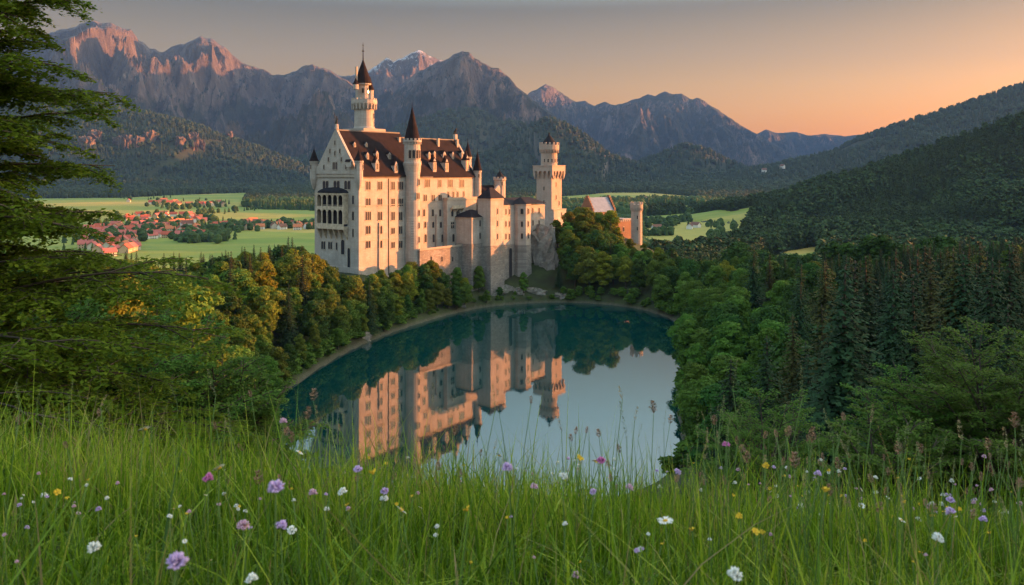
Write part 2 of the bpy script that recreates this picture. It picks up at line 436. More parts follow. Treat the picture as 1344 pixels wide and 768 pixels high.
def steps(segs):
    out = [segs[0][0]]
    for (_, end, st, gr) in segs:
        while out[-1] < end: out.append(out[-1]+st); st *= gr
    return out
xp = steps([(0, 18, 0.6, 1.0), (18, 200, 2.5, 1.0), (200, 13500, 4, 1.028)])
xs = np.array([-v for v in xp[:0:-1]]+xp)
ys = np.array([-v for v in steps([(0.5, 20, 1.2, 1.0), (20, 420, 12, 1.1)])[::-1]]+steps([(0, 18, 0.6, 1.0), (18, 480, 2.5, 1.0), (480, 18300, 4, 1.02)]))
GX, GY = np.meshgrid(xs, ys)
GZ = H(GX, GY)
nx, ny = len(xs), len(ys)
def grid_faces(nx, ny):
    i = np.arange(nx-1); j = np.arange(ny-1); I, J = np.meshgrid(i, j); a = (J*nx+I).ravel()
    return np.stack([a, a+1, a+nx+1, a+nx], 1)
def groundmat():
    m = NT('forest_ground'); co = m.pos(); z = m.sep(co)[2]
    n1 = m.noise(co, 0.12, 8, 0.65); n2 = m.noise(co, 1.3, 6, 0.7); n3 = m.noise(co, 14.0, 5, 0.7)
    c = m.ramp(n1, [(0.35, (0.030,0.030,0.012)), (0.5, (0.035,0.050,0.014)), (0.65, (0.055,0.075,0.02))])
    c = m.mix(m.rng(n3, 0.35, 0.7, 0, 0.6), c, (0.02,0.018,0.01))
    up = m.sep(m.n('NewGeometry').outputs['Normal'])[2]
    rk = m.ramp(n2, [(0.3, (0.06,0.055,0.04)), (0.7, (0.18,0.155,0.12))])
    c = m.mix(m.rng(m.math('ADD', up, m.math('MULTIPLY', n2, 0.25)), 0.90, 0.72), c, rk)
    # pale gravel beach just above the water line
    zb = m.math('ADD', z, m.math('MULTIPLY', n2, -0.9))
    band = m.math('MULTIPLY', m.rng(zb, -1.6, -0.4), m.rng(zb, 0.75, 0.15))
    far = m.rng(z, 6, -2, 0, 1)
    c = m.mix(m.math('MULTIPLY', band, far), c, m.ramp(n2, [(0.3, (0.035,0.035,0.02)), (0.7, (0.12,0.105,0.075))]))
    m.base(c); m.bump(m.math('ADD', n2, m.math('MULTIPLY', n3, 0.2)), 0.5, 0.3); return m.m
M['ground'] = groundmat()
tag(link('ground', np_mesh('ground', np.stack([GX.ravel(), GY.ravel(), GZ.ravel()], 1), grid_faces(nx, ny), M['ground'], smooth=True)), kind='structure')

# lake water: a sheet filling the hollow
def watermat():
    m = NT('lake_water'); co = m.pos()
    m.base((0.001,0.034,0.031)); m.b.inputs['Roughness'].default_value = 0.02
    m.b.inputs['IOR'].default_value = 3.0; m.b.inputs['Specular IOR Level'].default_value = 0.5
    n = m.noise(m.mapping(co, (1, 0.5, 1)), 0.35, 3, 0.5); n2 = m.noise(co, 2.2, 2, 0.5)
    m.bump(m.math('ADD', n, m.math('MULTIPLY', n2, 0.12)), 0.09, 0.10)
    return m.m
WV = [(p[0], p[1], 0.0) for p in (LK-[0,270])*1.03+[0,270]]
wme = bpy.data.meshes.new('lake'); wme.from_pydata(WV, [], [tuple(range(len(WV)))[::-1]]); wme.materials.append(watermat())
if wme.polygons[0].normal.z < 0: wme.flip_normals()
tag(link('lake', wme), kind='structure')

# ------------------------------------------------------------ fields in the valley
def inpoly(x, y, poly):
    x = np.asarray(x, float); y = np.asarray(y, float); ins = np.zeros(x.shape, bool)
    for (ax, ay), (bx, by) in zip(poly, poly[1:]+poly[:1]):
        ins ^= ((ay > y) != (by > y)) & (x < (bx-ax)*(y-ay)/(by-ay+1e-12)+ax)
    return ins
def W2(px, py):
    D = (CAMZ+40)*F/(py-HOR); return ((px-CX)/F*D, D)
FIELDS = [
 ([(-150,420),(-150,262),(160,260),(240,256),(330,253),(322,262),(318,272),(350,275),(417,277),(520,282),(520,420)], 'mix'),
 ([(700,262),(745,258),(800,255),(850,255),(914,259),(914,267),(860,268),(800,267),(700,270)], 'green'),
 ([(846,271),(912,270),(910,280),(846,279)], 'green'),
 ([(838,286),(900,283),(960,291),(992,290),(980,306),(965,326),(930,338),(870,344),(838,332)], 'green'),
 ([(1000,345),(1030,332),(1074,325),(1080,345),(1070,375),(1000,372)], 'green')]
FW = [[W2(*p) for p in f[0]] for f in FIELDS]
def fieldmat():
    m = NT('meadow_fields'); co = m.pos(); s = m.sep(co)
    wv = m.n('TexVoronoi'); m.l(m.mapping(co, (0.0022, 0.0042, 0), (0, 0, 0.25)), wv.inputs['Vector']); wv.inputs['Scale'].default_value = 1.0; wv.inputs['Randomness'].default_value = 0.85
    pick = m.sep(wv.outputs['Color'])
    c = m.ramp(pick[0], [(0.0, (0.15,0.22,0.02)), (0.35, (0.24,0.27,0.03)), (0.55, (0.32,0.28,0.045)), (0.75, (0.46,0.32,0.06)), (0.9, (0.17,0.24,0.03))], 'CONSTANT')
    st = m.noise(m.mapping(co, (0.0015, 0.03, 0), (0, 0, 0.08)), 1.0, 4, 0.6)
    c = m.mix(m.rng(st, 0.35, 0.7, 0, 0.45), c, (0.36,0.29,0.06))
    c = m.mix(m.rng(m.noise(co, 0.02, 6, 0.7), 0.4, 0.75, 0, 0.4), c, (0.08,0.14,0.025))
    m.base(c); return m.m
M['field'] = fieldmat()
for (f, kind), poly in zip(FIELDS, FW):
    # drape the outline over the ground as a fine sheet
    px = [p[0] for p in poly]; py = [p[1] for p in poly]
    gx = np.linspace(min(px), max(px), 90); gy = np.geomspace(min(py), max(py), 120)
    X, Y = np.meshgrid(gx, gy); Z = H(X, Y)+0.9
    fc = grid_faces(90, 120); cx = X.ravel()[fc].mean(1); cy = Y.ravel()[fc].mean(1)
    fc = fc[inpoly(cx, cy, poly) & (cy > 640)]
    tag(link('field', np_mesh('field', np.stack([X.ravel(), Y.ravel(), Z.ravel()], 1), fc, M['field'], smooth=True)), kind='structure')

# ------------------------------------------------------------ mountains
def mountmat(name, tree_line, snow=False):
    m = NT(name); co = m.pos(); z = m.sep(co)[2]
    n1 = m.noise(co, 0.0022, 9, 0.7); n2 = m.noise(m.mapping(co, (1, 1, 0.25)), 0.006, 8, 0.75); n3 = m.noise(co, 0.02, 6, 0.7)
    rk = m.ramp(n2, [(0.3, (0.055,0.042,0.035)), (0.5, (0.12,0.095,0.078)), (0.72, (0.26,0.21,0.175))])
    fo = m.ramp(n3, [(0.3, (0.010,0.018,0.010)), (0.7, (0.032,0.042,0.022))])
    up = m.sep(m.n('NewGeometry').outputs['Normal'])[2]
    f = m.math('ADD', m.rng(z, tree_line-250, tree_line+650, 1.0, -0.35), m.math('MULTIPLY', m.math('SUBTRACT', n1, 0.5), 2.2))
    f = m.math('ADD', f, m.rng(up, 0.45, 0.8, -0.55, 0.25))
    c = m.mix(m.rng(f, 0.25, 0.5), rk, fo)
    if snow: c = m.mix(m.math('MULTIPLY', m.rng(z, tree_line+250, tree_line+450), m.rng(m.math('ADD', up, m.math('MULTIPLY', n2, 0.4)), 0.85, 1.0)), c, (0.6,0.6,0.62))
    m.base(c); m.b.inputs['Roughness'].default_value = 0.95
    m.bump(m.math('ADD', n2, m.math('MULTIPLY', n3, 0.5)), 1.0, 70); return m.m
def mountain(sky, D, front, back, seed, tree_line, rough=1.0, snow=False, n=420, base=-60):
    """skyline in photo pixels -> a real ridge at distance D, with spurs running down to the valley"""
    px = np.array([p[0] for p in sky], float); py = np.array([p[1] for p in sky], float)
    U = np.linspace(px[0], px[-1], n)
    yy = np.interp(U, px, py)
    X = (U-CX)/F*D
    Yr = D + 0.06*D*perlin(X/(0.12*D)+seed, np.full_like(X, seed*1.7))
    Zr = CAMZ-(yy-HOR)/F*Yr
    rel = np.clip((Zr-base)/1200, 0.05, 1)
    Zr = Zr + rel*rough*(16*perlin(X/170+seed, X*0+1)+12*ridged(X/330, X*0+seed, 4)-8 + 14*perlin(X/70+seed, X*0+4))
    Xr = (U-CX)/F*Yr
    T = np.concatenate([-np.linspace(1, 0, 150)[:-1]**1.15, np.linspace(0, 1, 40)])
    TT, _ = np.meshgrid(T, U, indexing='ij')
    YR = np.tile(Yr, (len(T), 1)); ZR = np.tile(Zr, (len(T), 1))
    YY = YR + np.where(TT < 0, TT*front, TT*back)
    XX = np.tile(Xr, (len(T), 1))*YY/YR
    t = np.abs(TT)
    # spurs: shift the profile sideways-varying
    sp = ridged(XX/1500+seed, YY/2600+seed, 5)
    sp2 = ridged(XX/420+seed*3, YY/900, 5)
    prof = (1-t)**1.35
    amp = np.sin(np.pi*np.clip(t, 0, 1))**0.8
    Hh = (ZR-base)
    Z = base + Hh*(prof + amp*(0.34*(sp-0.75)+0.13*(sp2-0.7)))
    fine = np.clip(t*12, 0, 1)*(1-t)**0.5
    Z = Z + fine*rough*(60*ridged(XX/190, YY/240+seed, 5)-36) + (1-t)*fine*10*fbm(XX/60, YY/60, 3)
    lim = np.where(TT < 0, CAMZ+(ZR-CAMZ)*YY/YR-Hh*0.1*t, base+Hh*(1-0.25*t))
    Z = np.where(TT == 0, ZR, np.minimum(Z, lim)); Z = np.maximum(Z, base)
    me = np_mesh('mountain', np.stack([XX.ravel(), YY.ravel(), Z.ravel()], 1), grid_faces(n, len(T)), mountmat('mountain_rock', tree_line, snow), smooth=False)
    return tag(link('mountain', me), kind='structure')
mountain([(-260,90),(-160,60),(-60,75),(0,58),(60,48),(80,38),(98,36),(112,29),(128,27),(145,31),(160,37),(172,40),(182,52),(196,62),(214,68),(232,60),(246,54),(262,48),(276,52),(288,60),(300,66),(312,80),(330,88),(346,92),(358,97),(372,98),(392,91),(410,84),(425,90),(438,97),(452,104),(480,125),(520,150),(560,170),(600,205)], 10000, 4300, 3000, 1.3, 900, 1.5, n=560)
mountain([(380,150),(420,115),(440,99),(462,99),(480,94),(495,86),(508,76),(516,82),(530,76),(540,69),(549,66),(562,72),(577,79),(600,84),(650,120),(700,170),(740,200)], 12500, 3500, 2500, 4.1, 1150, 1.2, snow=True)
mountain([(470,175),(500,140),(530,108),(552,92),(575,82),(590,76),(597,70),(607,67),(616,70),(628,78),(640,86),(655,91),(668,102),(684,118),(700,132),(722,147),(748,165),(780,190),(815,210),(850,224)], 9500, 3200, 2500, 7.7, 1020, 1.1)
mountain([(640,170),(675,140),(695,122),(706,116),(716,110),(728,116),(742,126),(756,134),(768,132),(780,139),(794,134),(808,139),(822,134),(836,130),(850,124),(860,126),(872,120),(884,124),(896,123),(908,131),(920,129),(935,140),(955,153),(975,166),(1000,180),(1030,197),(1060,210),(1090,222)], 13500, 4200, 3000, 2.9, 1150, 1.0)
mountain([(960,205),(990,178),(1005,170),(1020,175),(1045,173),(1060,178),(1085,176),(1110,179),(1135,176),(1150,180),(1200,190),(1260,195)], 15800, 2500, 1800, 5.2, 900, 0.7, n=260)
mountain([(1030,222),(1060,210),(1090,200),(1120,186),(1150,174),(1165,166),(1178,161),(1190,166),(1215,172),(1260,160),(1400,120),(1600,90)], 14500, 3500, 2500, 9.4, 1200, 0.8, n=300)
# unseen range added out of the frame to the right to shade the lower slopes
mountain([(1420,60),(1500,-30),(1560,-60),(1620,-20),(1700,-80),(1800,-40),(1900,40)], 11000, 2500, 2500, 3.3, 1100, 1.0, n=200)
# ------------------------------------------------------------ far woods: nobody could count them
rng = np.random.RandomState(11)
def wood(name, x, y, h, conif, mat):
    """merged crowns: x,y,h arrays; conif bool array"""
    z = H(x, y)-1.0; n = len(x); Vs = []; Fs = []; Ts = []; off = 0
    # conifers: three jagged skirts ; broadleaf: lumpy domes
    k = 7
    for flag in (True, False):
        idx = np.where(conif == flag)[0]
        if not len(idx): continue
        X, Y, Z, HH = x[idx], y[idx], z[idx], h[idx]; m = len(idx)
        ang0 = rng.rand(m)*6.28
        prof = [(0.0,0.02),(0.23,0.12),(0.10,0.42),(0.165,0.40),(0.055,0.70),(0.10,0.68),(0.0,1.0)] if flag else [(0.02,0.05),(0.36,0.22),(0.42,0.5),(0.33,0.78),(0.16,0.94),(0.0,1.0)]
        V = np.zeros((m, len(prof), k, 3))
        for p, (r, zz) in enumerate(prof):
            for j in range(k):
                a = ang0+2*math.pi*(j+(0.5 if p % 2 else 0))/k
                rr = r*HH*(0.72+0.56*rng.rand(m)); zz2 = zz*HH + (rng.rand(m)-0.5)*HH*0.05*(0 < p < len(prof)-1)
                V[:, p, j, 0] = X+rr*np.cos(a); V[:, p, j, 1] = Y+rr*np.sin(a); V[:, p, j, 2] = Z+zz2
        Vs.append(V.reshape(-1, 3))
        base = off+np.arange(m)[:, None, None]*(len(prof)*k)
        p, j = np.meshgrid(np.arange(len(prof)-1), np.arange(k), indexing='ij'); a = (p*k+j).ravel(); b = (p*k+(j+1) % k).ravel()
        q = np.stack([a, b, b+k, a+k], 1)[None]
        Fs.append((base+q).reshape(-1, 4)); Ts.append(np.repeat(rng.rand(m)*0.8, q.shape[1])+rng.rand(m*q.shape[1])*0.35)
        off += m*len(prof)*k
    me = np_mesh(name, np.concatenate(Vs), np.concatenate(Fs), mat, col=np.concatenate(Ts))
    return me
def polar(d0, d1, px0, px1, sp):
    """points whose spacing grows with distance"""
    pts = []; D = d0
    while D < d1:
        s = sp*D; a0 = (px0-CX)/F; a1 = (px1-CX)/F; n = int((a1-a0)*D/s)
        t = (np.arange(n)+rng.rand(n))/n*(a1-a0)+a0; d = D+s*(rng.rand(n)-0.5)*1.4
        pts.append(np.stack([t*d, d], 1)); D += s*0.9
    return np.concatenate(pts)
def infield(x, y):
    r = np.zeros(len(x), bool)
    for p in FW: r |= inpoly(x, y, p)
    return r
pt = polar(640, 2700, -60, 1500, 0.0062)
keep = ~infield(pt[:,0], pt[:,1])
pt = pt[keep]
hgt = (17+rng.rand(len(pt))*12)
con = (perlin(pt[:,0]/180, pt[:,1]/180)+rng.rand(len(pt))*0.7-0.35) > -0.18
nr = (pt[:,1] < 2150) & (pt[:,0]/pt[:,1]*F+CX > 850)
gz = H(pt[:,0], pt[:,1])
NEARWOOD = [(pt[i,0], pt[i,1], gz[i], hgt[i]*0.95, bool(con[i])) for i in np.where(nr)[0]]
pt = pt[~nr]; hgt = hgt[~nr]; con = con[~nr]
tag(link('far_forest', wood('far_forest', pt[:,0], pt[:,1], hgt, con, M['far_wood'])), kind='stuff', label='dark mixed forest over the valley floor and the near right hill', cat='forest')
pt = polar(2700, 7600, -40, 1400, 0.0056)
pt = pt[~infield(pt[:,0], pt[:,1])]
g = H(pt[:,0], pt[:,1]); 
hgt = 0.0058*pt[:,1]*(0.7+rng.rand(len(pt))*0.55)+6
con = rng.rand(len(pt)) > 0.2
tag(link('distant_forest', wood('distant_forest', pt[:,0], pt[:,1], hgt, con, M['distant_wood'])), kind='stuff', label='hazy dark forest on the distant foothills and valley plain', cat='forest')
# copses, hedgerows and garden trees in the valley
tx = []
def strip(pts, n, spread):
    for _ in range(n):
        t = rng.rand()*(len(pts)-1); i = int(t); f = t-i
        tx.append((pts[i][0]*(1-f)+pts[i+1][0]*f+rng.randn()*spread*2.2, pts[i][1]*(1-f)+pts[i+1][1]*f+rng.randn()*spread))
strip([(236,317),(262,318),(294,315)], 90, 1.8)
strip([(288,302),(330,300),(370,298),(418,298)], 160, 1.5)
strip([(195,270),(230,274),(262,272),(300,270)], 70, 1.6)
strip([(150,262),(210,262),(300,268)], 22, 2.2)
strip([(250,283),(300,279),(360,272),(418,270)], 60, 0.7)
strip([(110,320),(180,300),(235,300),(290,298)], 260, 9)
strip([(840,300),(900,297),(960,300)], 34, 1.5)
strip([(850,281),(915,282)], 90, 1.2)
strip([(740,268),(845,268)], 80, 1.4)
strip([(915,268),(980,284)], 60, 3)
strip([(930,318),(960,308),(985,300)], 22, 2)
strip([(846,294),(905,292)], 70, 0.6)
strip([(840,261),(914,262)], 90, 0.5)
strip([(838,311),(880,309)], 30, 0.8)
strip([(862,338),(900,336),(935,333),(965,330)], 46, 2.5)
tw = np.array([W2(*p) for p in tx if p[1] > 240])
tag(link('valley_copses', wood('valley_copses', tw[:,0], tw[:,1], 9+rng.rand(len(tw))*9, rng.rand(len(tw)) > 0.6, M['far_wood'])), kind='stuff', label='small dark copses and garden trees around the valley villages', cat='trees')

# ------------------------------------------------------------ the haze of the evening valley
hz = MB().box(-14000, 14000, -700, 18500, -70, 2700)
hm = bpy.data.materials.new('haze'); hm.use_nodes = True; ht = hm.node_tree; ht.nodes.clear()
ho = ht.nodes.new('ShaderNodeOutputMaterial'); pv = ht.nodes.new('ShaderNodeVolumePrincipled')
pv.inputs['Color'].default_value = (0.13, 0.29, 0.60, 1); pv.inputs['Density'].default_value = 3.6e-5; pv.inputs['Anisotropy'].default_value = 0.0
ht.links.new(pv.outputs[0], ho.inputs['Volume'])
hme = bpy.data.meshes.new('haze'); hme.from_pydata(hz.v, [], hz.f); hme.materials.append(hm)
tag(link('haze', hme), kind='stuff', label='thin blue evening haze filling the valley and mountains', cat='haze')
# ------------------------------------------------------------ the castle
P1 = ((471-CX)/F*350, 350.0)          # front corner of the palace
UX, UY = 0.595, 0.804                  # direction of the long front
ROT = math.atan2(UY, UX)
def sP(px, t=0.0, org=P1):
    k = (px-CX)/F
    return (k*(org[1]+UX*t)-(org[0]-UY*t))/(UX-k*UY)
def zP(py, s, t=0.0, org=P1):
    Y = org[1]+UY*s+UX*t; return CAMZ-(py-HOR)/F*Y
def tG(px, s=0.0, org=P1):             # position along the gable end
    k = (px-CX)/F
    return (org[0]+UX*s-k*(org[1]+UY*s))/(UY+k*UX)

_wc = {}
def window_meshes(n, w, h, arch=True, frame='trim'):
    key = (n, round(w, 2), round(h, 2), arch, frame)
    if key in _wc: return _wc[key]
    f = MB(); p = MB(); d = -0.13; j = 0.16
    w *= 1.2; h *= 1.22; lw = (w-(n+1)*j)/n; r = lw/2
    f.box(-w/2-0.12, w/2+0.12, d-0.12, 0.02, -0.28, 0.0)            # sill
    for i in range(n+1):
        x = -w/2+i*(lw+j); f.box(x, x+j, d, 0.02, 0.0, h-r if arch else h)
    f.box(-w/2, w/2, d, 0.02, h, h+0.28)
    if arch:
        K = 6
        for i in range(n):
            cx = -w/2+j+i*(lw+j)+r
            for q in range(K):
                a, b = math.pi*q/K, math.pi*(q+1)/K
                pts = [(cx+r*math.cos(a), h-r+r*math.sin(a)), (cx+(r+j*0.49)*math.cos(a), h), (cx+(r+j*0.49)*math.cos(b), h), (cx+r*math.cos(b), h-r+r*math.sin(b))]
                f.prism(pts, 'y', d+0.01, 0.02)
            for sgn in (-1, 1):
                f.prism([(cx+sgn*r, h-r), (cx+sgn*(r+j*0.49), h-r), (cx+sgn*(r+j*0.49), h)], 'y', d+0.01, 0.02)
    p.add([(-w/2+0.03, -0.03, 0), (w/2-0.03, -0.03, 0), (w/2-0.03, -0.03, h), (-w/2+0.03, -0.03, h)], [(0, 1, 2, 3)])
    r_ = (f.mesh('window', M[frame]), p.mesh('pane', M['glass'])); _wc[key] = r_; return r_
def window(root, x, y, z, ang=0.0, n=2, w=2.2, h=2.6, arch=True, frame='trim', name='window'):
    """ang: rotation about z of the outward normal (0 = facing local -y); z = sill"""
    fm, pm = window_meshes(n, w, h, arch, frame)
    a = link(name, fm, root); a.location = (x, y, z); a.rotation_euler = (0, 0, ang)
    link('pane', pm, a); return a

def dormer(root, x, y, z, w, h, depth, rh, ang=0, pointed=False):
    """a small stone lucarne with its own roof"""
    m = MB().box(-w/2, w/2, 0, depth, -0.5, h)
    m.prism([(-w/2, h), (w/2, h), (0, h+rh*0.72)], 'y', 0.0, 0.3)
    o = m.build('dormer', M['limestone'], root); o.location = (x, y, z); o.rotation_euler = (0, 0, ang)
    rf = MB()
    if pointed: rf.cone(0, depth*0.4, w*0.8, h, h+rh*1.6, 4, math.pi/4)
    else: rf.prism([(-w/2-0.25, h-0.1), (0, h+rh), (w/2+0.25, h-0.1)], 'y', 0.3, depth+rh*0.6)
    rf.build('dormer_roof', M['slate'], o)
    fm, pm = window_meshes(1, w*0.5, h*0.62, True)
    a = link('window', fm, o); a.location = (0, 0, h*0.18)
    b = link('pane', pm, o); b.location = (0, 0, h*0.18)
    return o

def turret(root, cx, cy, r, z0, z1, zt, corbel=3.0, battl=False, n=12, mat='limestone', roofmat='slate', win=0, name='turret'):
    prof = [(0.25*r, z0-corbel), (0.7*r, z0-corbel*0.5), (r, z0)] if corbel else [(r, z0)]
    prof += [(r, z1-1.0), (r*1.14, z1-0.7), (r*1.14, z1)]
    b = MB().lathe(cx, cy, prof, n)
    if battl: b.ring(cx, cy, r*1.07, z1, z1+0.9, 10, r*0.36, 0.35)
    o = b.build(name, M[mat], root)
    c = MB().cone(cx, cy, r*(1.0 if battl else 1.24), z1+(0.02 if not battl else 0.35), zt, n, flare=0.06)
    c.cyl(cx, cy, 0.12, 0.05, zt-0.4, zt+1.6, 6)
    c.build('turret_roof', M[roofmat], o)
    for k in range(win):
        a = R(-150+360*k/win); 
        fm, pm = window_meshes(1, 0.75, 1.5, True)
        q = link('window', fm, o); q.location = (cx+(r-0.02)*math.sin(a)*-1, cy-(r-0.02)*math.cos(a)*1, z1-3.4); q.rotation_euler = (0, 0, -a)
        link('pane', pm, o).matrix_local = Matrix.Translation(q.location) @ Matrix.Rotation(-a, 4, 'Z')
    return o

# --- palace
pal = empty('castle_palace', (P1[0], P1[1], 0), ROT, 'huge pale limestone palace with steep dark roof and arcaded balconies on its gable', 'castle')
Wd = tG(413); sW = sP(551); sE = sP(626)
zE = zP(228.5, 0); zR = zP(171, 0, Wd/2)
zR2 = zP(183.5, sP(580, Wd/2), Wd/2)
MB().box(0, sW, 0, Wd, 8, zE).build('wall', M['limestone'], pal)
MB().box(sW, sE, 0.7, Wd-1, 14, zE-0.6).build('wall', M['limestone'], pal)
MB().prism([(0.01, zE), (Wd-0.01, zE), (Wd/2, zR+0.9)], 'x', -0.35, 0.8).build('gable', M['limestone'], pal)
# plinth of rough stone under the western block and buttresses
MB().box(-0.4, 10, -0.4, Wd+0.3, 6, 21.5).build('plinth', M['limestone'], pal)
# roofs
def roof_mb(s0, s1, t0, t1, ze, zr, hip=0.0, ov=0.7):
    tm = (t0+t1)/2; m = MB(); T = 0.35
    sl = (zr-ze)/((t1-t0)/2)
    a0, a1 = t0-ov, t1+ov; zl = ze-ov*sl
    m.add([(s0, a0, zl), (s1, a0, zl), (s1, a1, zl), (s0, a1, zl), (s0, tm, zr), (s1-hip, tm, zr),
           (s0, a0, zl-T), (s1, a0, zl-T), (s1, a1, zl-T), (s0, a1, zl-T)],
          [(0,1,5,4), (2,3,4,5), (1,2,5), (0,4,3), (6,9,8,7), (0,6,7,1), (2,8,9,3), (1,7,8,2), (0,3,9,6)])
    return m
rf = roof_mb(0.82, sW+1.5, 0, Wd, zE+0.1, zR).build('roof', M['slate'], pal)
MB().box(0.9, sW+1.3, Wd/2-0.15, Wd/2+0.15, zR-0.1, zR+0.45).build('ridge_crest', M['lead'], rf)
rf2 = roof_mb(sW-1, sE-0.3, 0.7, Wd-1, zE-0.5, zR2).build('roof', M['slate'], pal)
MB().box(sW+1.6, sE-1, Wd/2-0.3, Wd/2, zR2-0.1, zR2+0.4).build('ridge_crest', M['lead'], rf2)
MB().prism([(0.72, zE-0.6), (Wd-1.02, zE-0.6), (Wd/2, zR2+1.2)], 'x', sE-0.6, sE+0.4).build('gable', M['limestone'], pal)
# cornices and string courses
c = MB().box(-0.38, sW-0.6, -0.38, -0.01, zE-1.3, zE-0.55).box(-0.39, -0.01, -0.38, Wd+0.3, zE-1.3, zE-0.55)
for k in range(64): c.box(0.2+k*0.72, 0.5+k*0.72, -0.3, 0.02, zE-1.8, zE-1.32)
for k in range(30): c.box(-0.3, 0.02, 0.4+k*0.9, 0.7+k*0.9, zE-1.8, zE-1.32)
c.box(sW, sE+0.3, 0.35, 0.72, zE-1.9, zE-1.1)
c.build('cornice', M['trim'], pal)
zs1 = zP(271, 0)
c = MB().box(-0.16, sW-0.6, -0.16, -0.01, zs1, zs1+0.3).box(-0.16, -0.01, -0.16, Wd, zs1, zs1+0.3).box(-0.16, sW-0.6, -0.16, -0.01, 32.5, 32.8)
c.box(sW, sE, 0.5, 0.71, zs1+0.6, zs1+0.9)
c.build('string_course', M['trim'], pal)
# down pipes
for px in (510,):
    s = sP(px); MB().box(s-0.14, s+0.14, -0.3, -0.02, 17, zE-2).build('drain_pipe', M['bronze'], pal)
s = sP(497); MB().prism([(s-0.4, 12), (s+0.4, 12), (s+0.12, 40), (s-0.12, 40)], 'y', -0.5, -0.02).build('buttress', M['limestone'], pal)
s = sP(572, 0.7); MB().prism([(s-0.5, 20), (s+0.5, 20), (s+0.2, 42), (s-0.2, 42)], 'y', 0.0, 0.68).build('buttress', M['limestone'], pal)
# front windows, western block
for py, hh in ((249, 2.9), (270.5, 2.7), (289, 3.0), (307, 2.8), (325.5, 2.6)):
    for i, px in enumerate((484.5, 500, 517, 527)):
        s = sP(px)-0.6; z = zP(py, s)
        n = 3 if (py == 289 and i == 0) or (i == 3 and py < 280) else 2
        window(pal, s, 0, z, 0, n, 2.9 if n == 3 else (2.5 if i in (0, 1) else 2.1), hh if not (i == 2 and py > 300) else 2.2)
# front windows, eastern block (a shallow bay stands in front of its right half)
sb0, sb1 = sP(583), sP(620, 0.7); zb = zP(262, sb0)
MB().box(sb0, sb1, -1.9, 0.75, 14, zb).build('bay', M['limestone'], pal)
tr = MB().box(sb0-0.25, sb1+0.25, -2.15, -1.9, zb-0.5, zb+0.9).box(sb0-0.25, sb0, -2.15, 0.7, zb-0.5, zb+0.9).build('terrace_parapet', M['trim'], pal)
MB().box(sb0-0.12, sb1+0.1, -2.05, -1.88, zP(296, sb0), zP(295, sb0)).build('string_course', M['trim'], pal)
for py, cols, hh in ((245.5, (561, 577, 591, 606), 2.9), (264, (558, 568.5, 577.5), 2.4), (284, (556.5, 568, 577.5), 2.7), (299, (558, 568.5, 578.5), 2.3), (318, (558.5, 569, 580.5), 3.0)):
    for px in cols:
        s = sP(px, 0.7); z = zP(py, s)
        n = (3 if px == 561 or px > 590 else 2) if py < 260 else (2 if py < 270 else 1)
        window(pal, s, 0.7, z, 0, n, {1: 1.5, 2: 2.2, 3: 3.0}[n], hh)
for py, cols, hh in ((264.5, (594, 600.5, 606, 614), 2.4), (284, (593.5, 601, 613), 2.5), (299.5, (594, 604, 613.5), 2.5), (317, (595, 606, 616), 3.0)):
    for px in cols:
        s = sP(px, -1.9); z = zP(py, s)
        if py < 270: window(pal, s, 0.7, zb+0.9, 0, 1, 1.3, 2.2)
        else: window(pal, s, -1.9, z, 0, 2 if py < 305 and px != 593.5 else 1, 2.3 if py < 305 and px != 593.5 else 1.6, hh)
# hanging balcony on the bay
s0, s1 = sP(591, -2), sP(607, -2); z = zP(274, s0)
ob = MB().box(s0, s1, -3.5, -1.9, z, z+0.45).box(s0, s1, -3.5, -3.25, z+0.45, z+1.5)
for k in range(5): q = s0+0.4+k*(s1-s0-0.8)/4; ob.prism([(-1.9, z-1.8), (-3.3, z), (-1.9, z)], 'x', q-0.2, q+0.2)
ob.build('balcony', M['tan_stone'], pal)
# retaining wall and terrace at the foot of the eastern block
s0, s1 = sP(553, -6), sP(628, -6); zt = zP(329, s0, -6)
MB().box(s0-1, s1+1, -6, -1.95, 2, zt).build('retaining_wall', M['rough_stone'], pal)
MB().box(s0-1.2, s1+1.2, -6.25, -5.9, zt, zt+0.9).build('terrace_parapet', M['trim'], pal)
for px in (566, 580, 594, 608): window(pal, sP(px, -6), -6, zP(343, sP(px, -6), -6), 0, 1, 1.0, 1.8, frame='rough_stone')
# gable end: small windows, niches and the two-storey arcade
for py, cols, n in ((248.5, (427.5, 442, 456), 2),):
    for px in cols: t = tG(px); window(pal, 0, t, zP(py, 0, t), -math.pi/2, n, 3.4, 3.0)
for py, cols in ((222.5, (440.5,)),):
    for px in cols: t = tG(px); window(pal, -0.35, t, zP(py, 0, t), -math.pi/2, 3, 2.6, 2.6)
for px, py in ((432, 212), (440.5, 204), (449, 212), (426, 222), (455, 222), (440.5, 190), (434, 201), (447, 201)):
    t = tG(px); window(pal, -0.35, t, zP(py, 0, t), -math.pi/2, 1, 0.9, 1.5, name='niche')
for px, py, n, ww, hh in ((463.5, 268, 1, 1.3, 3.0), (463.5, 289, 1, 1.3, 3.0), (463.5, 311, 1, 1.0, 2.8), (424.5, 327, 2, 2.4, 2.8), (433.5, 327, 2, 2.4, 2.6), (442, 328, 1, 1.1, 2.6), (417.5, 289, 1, 0.9, 2.5)):
    t = tG(px); window(pal, 0, t, zP(py, 0, t), -math.pi/2, n, ww, hh)
t = tG(450); window(pal, 0, t, zP(334, 0, t), -math.pi/2, 1, 2.0, 5.2, name='arched_doorway')
t = tG(458); window(pal, 0, t, zP(352, 0, t), -math.pi/2, 1, 1.6, 7.0, name='arched_doorway')
t0, t1 = tG(457), tG(420.5); D_ = 2.6
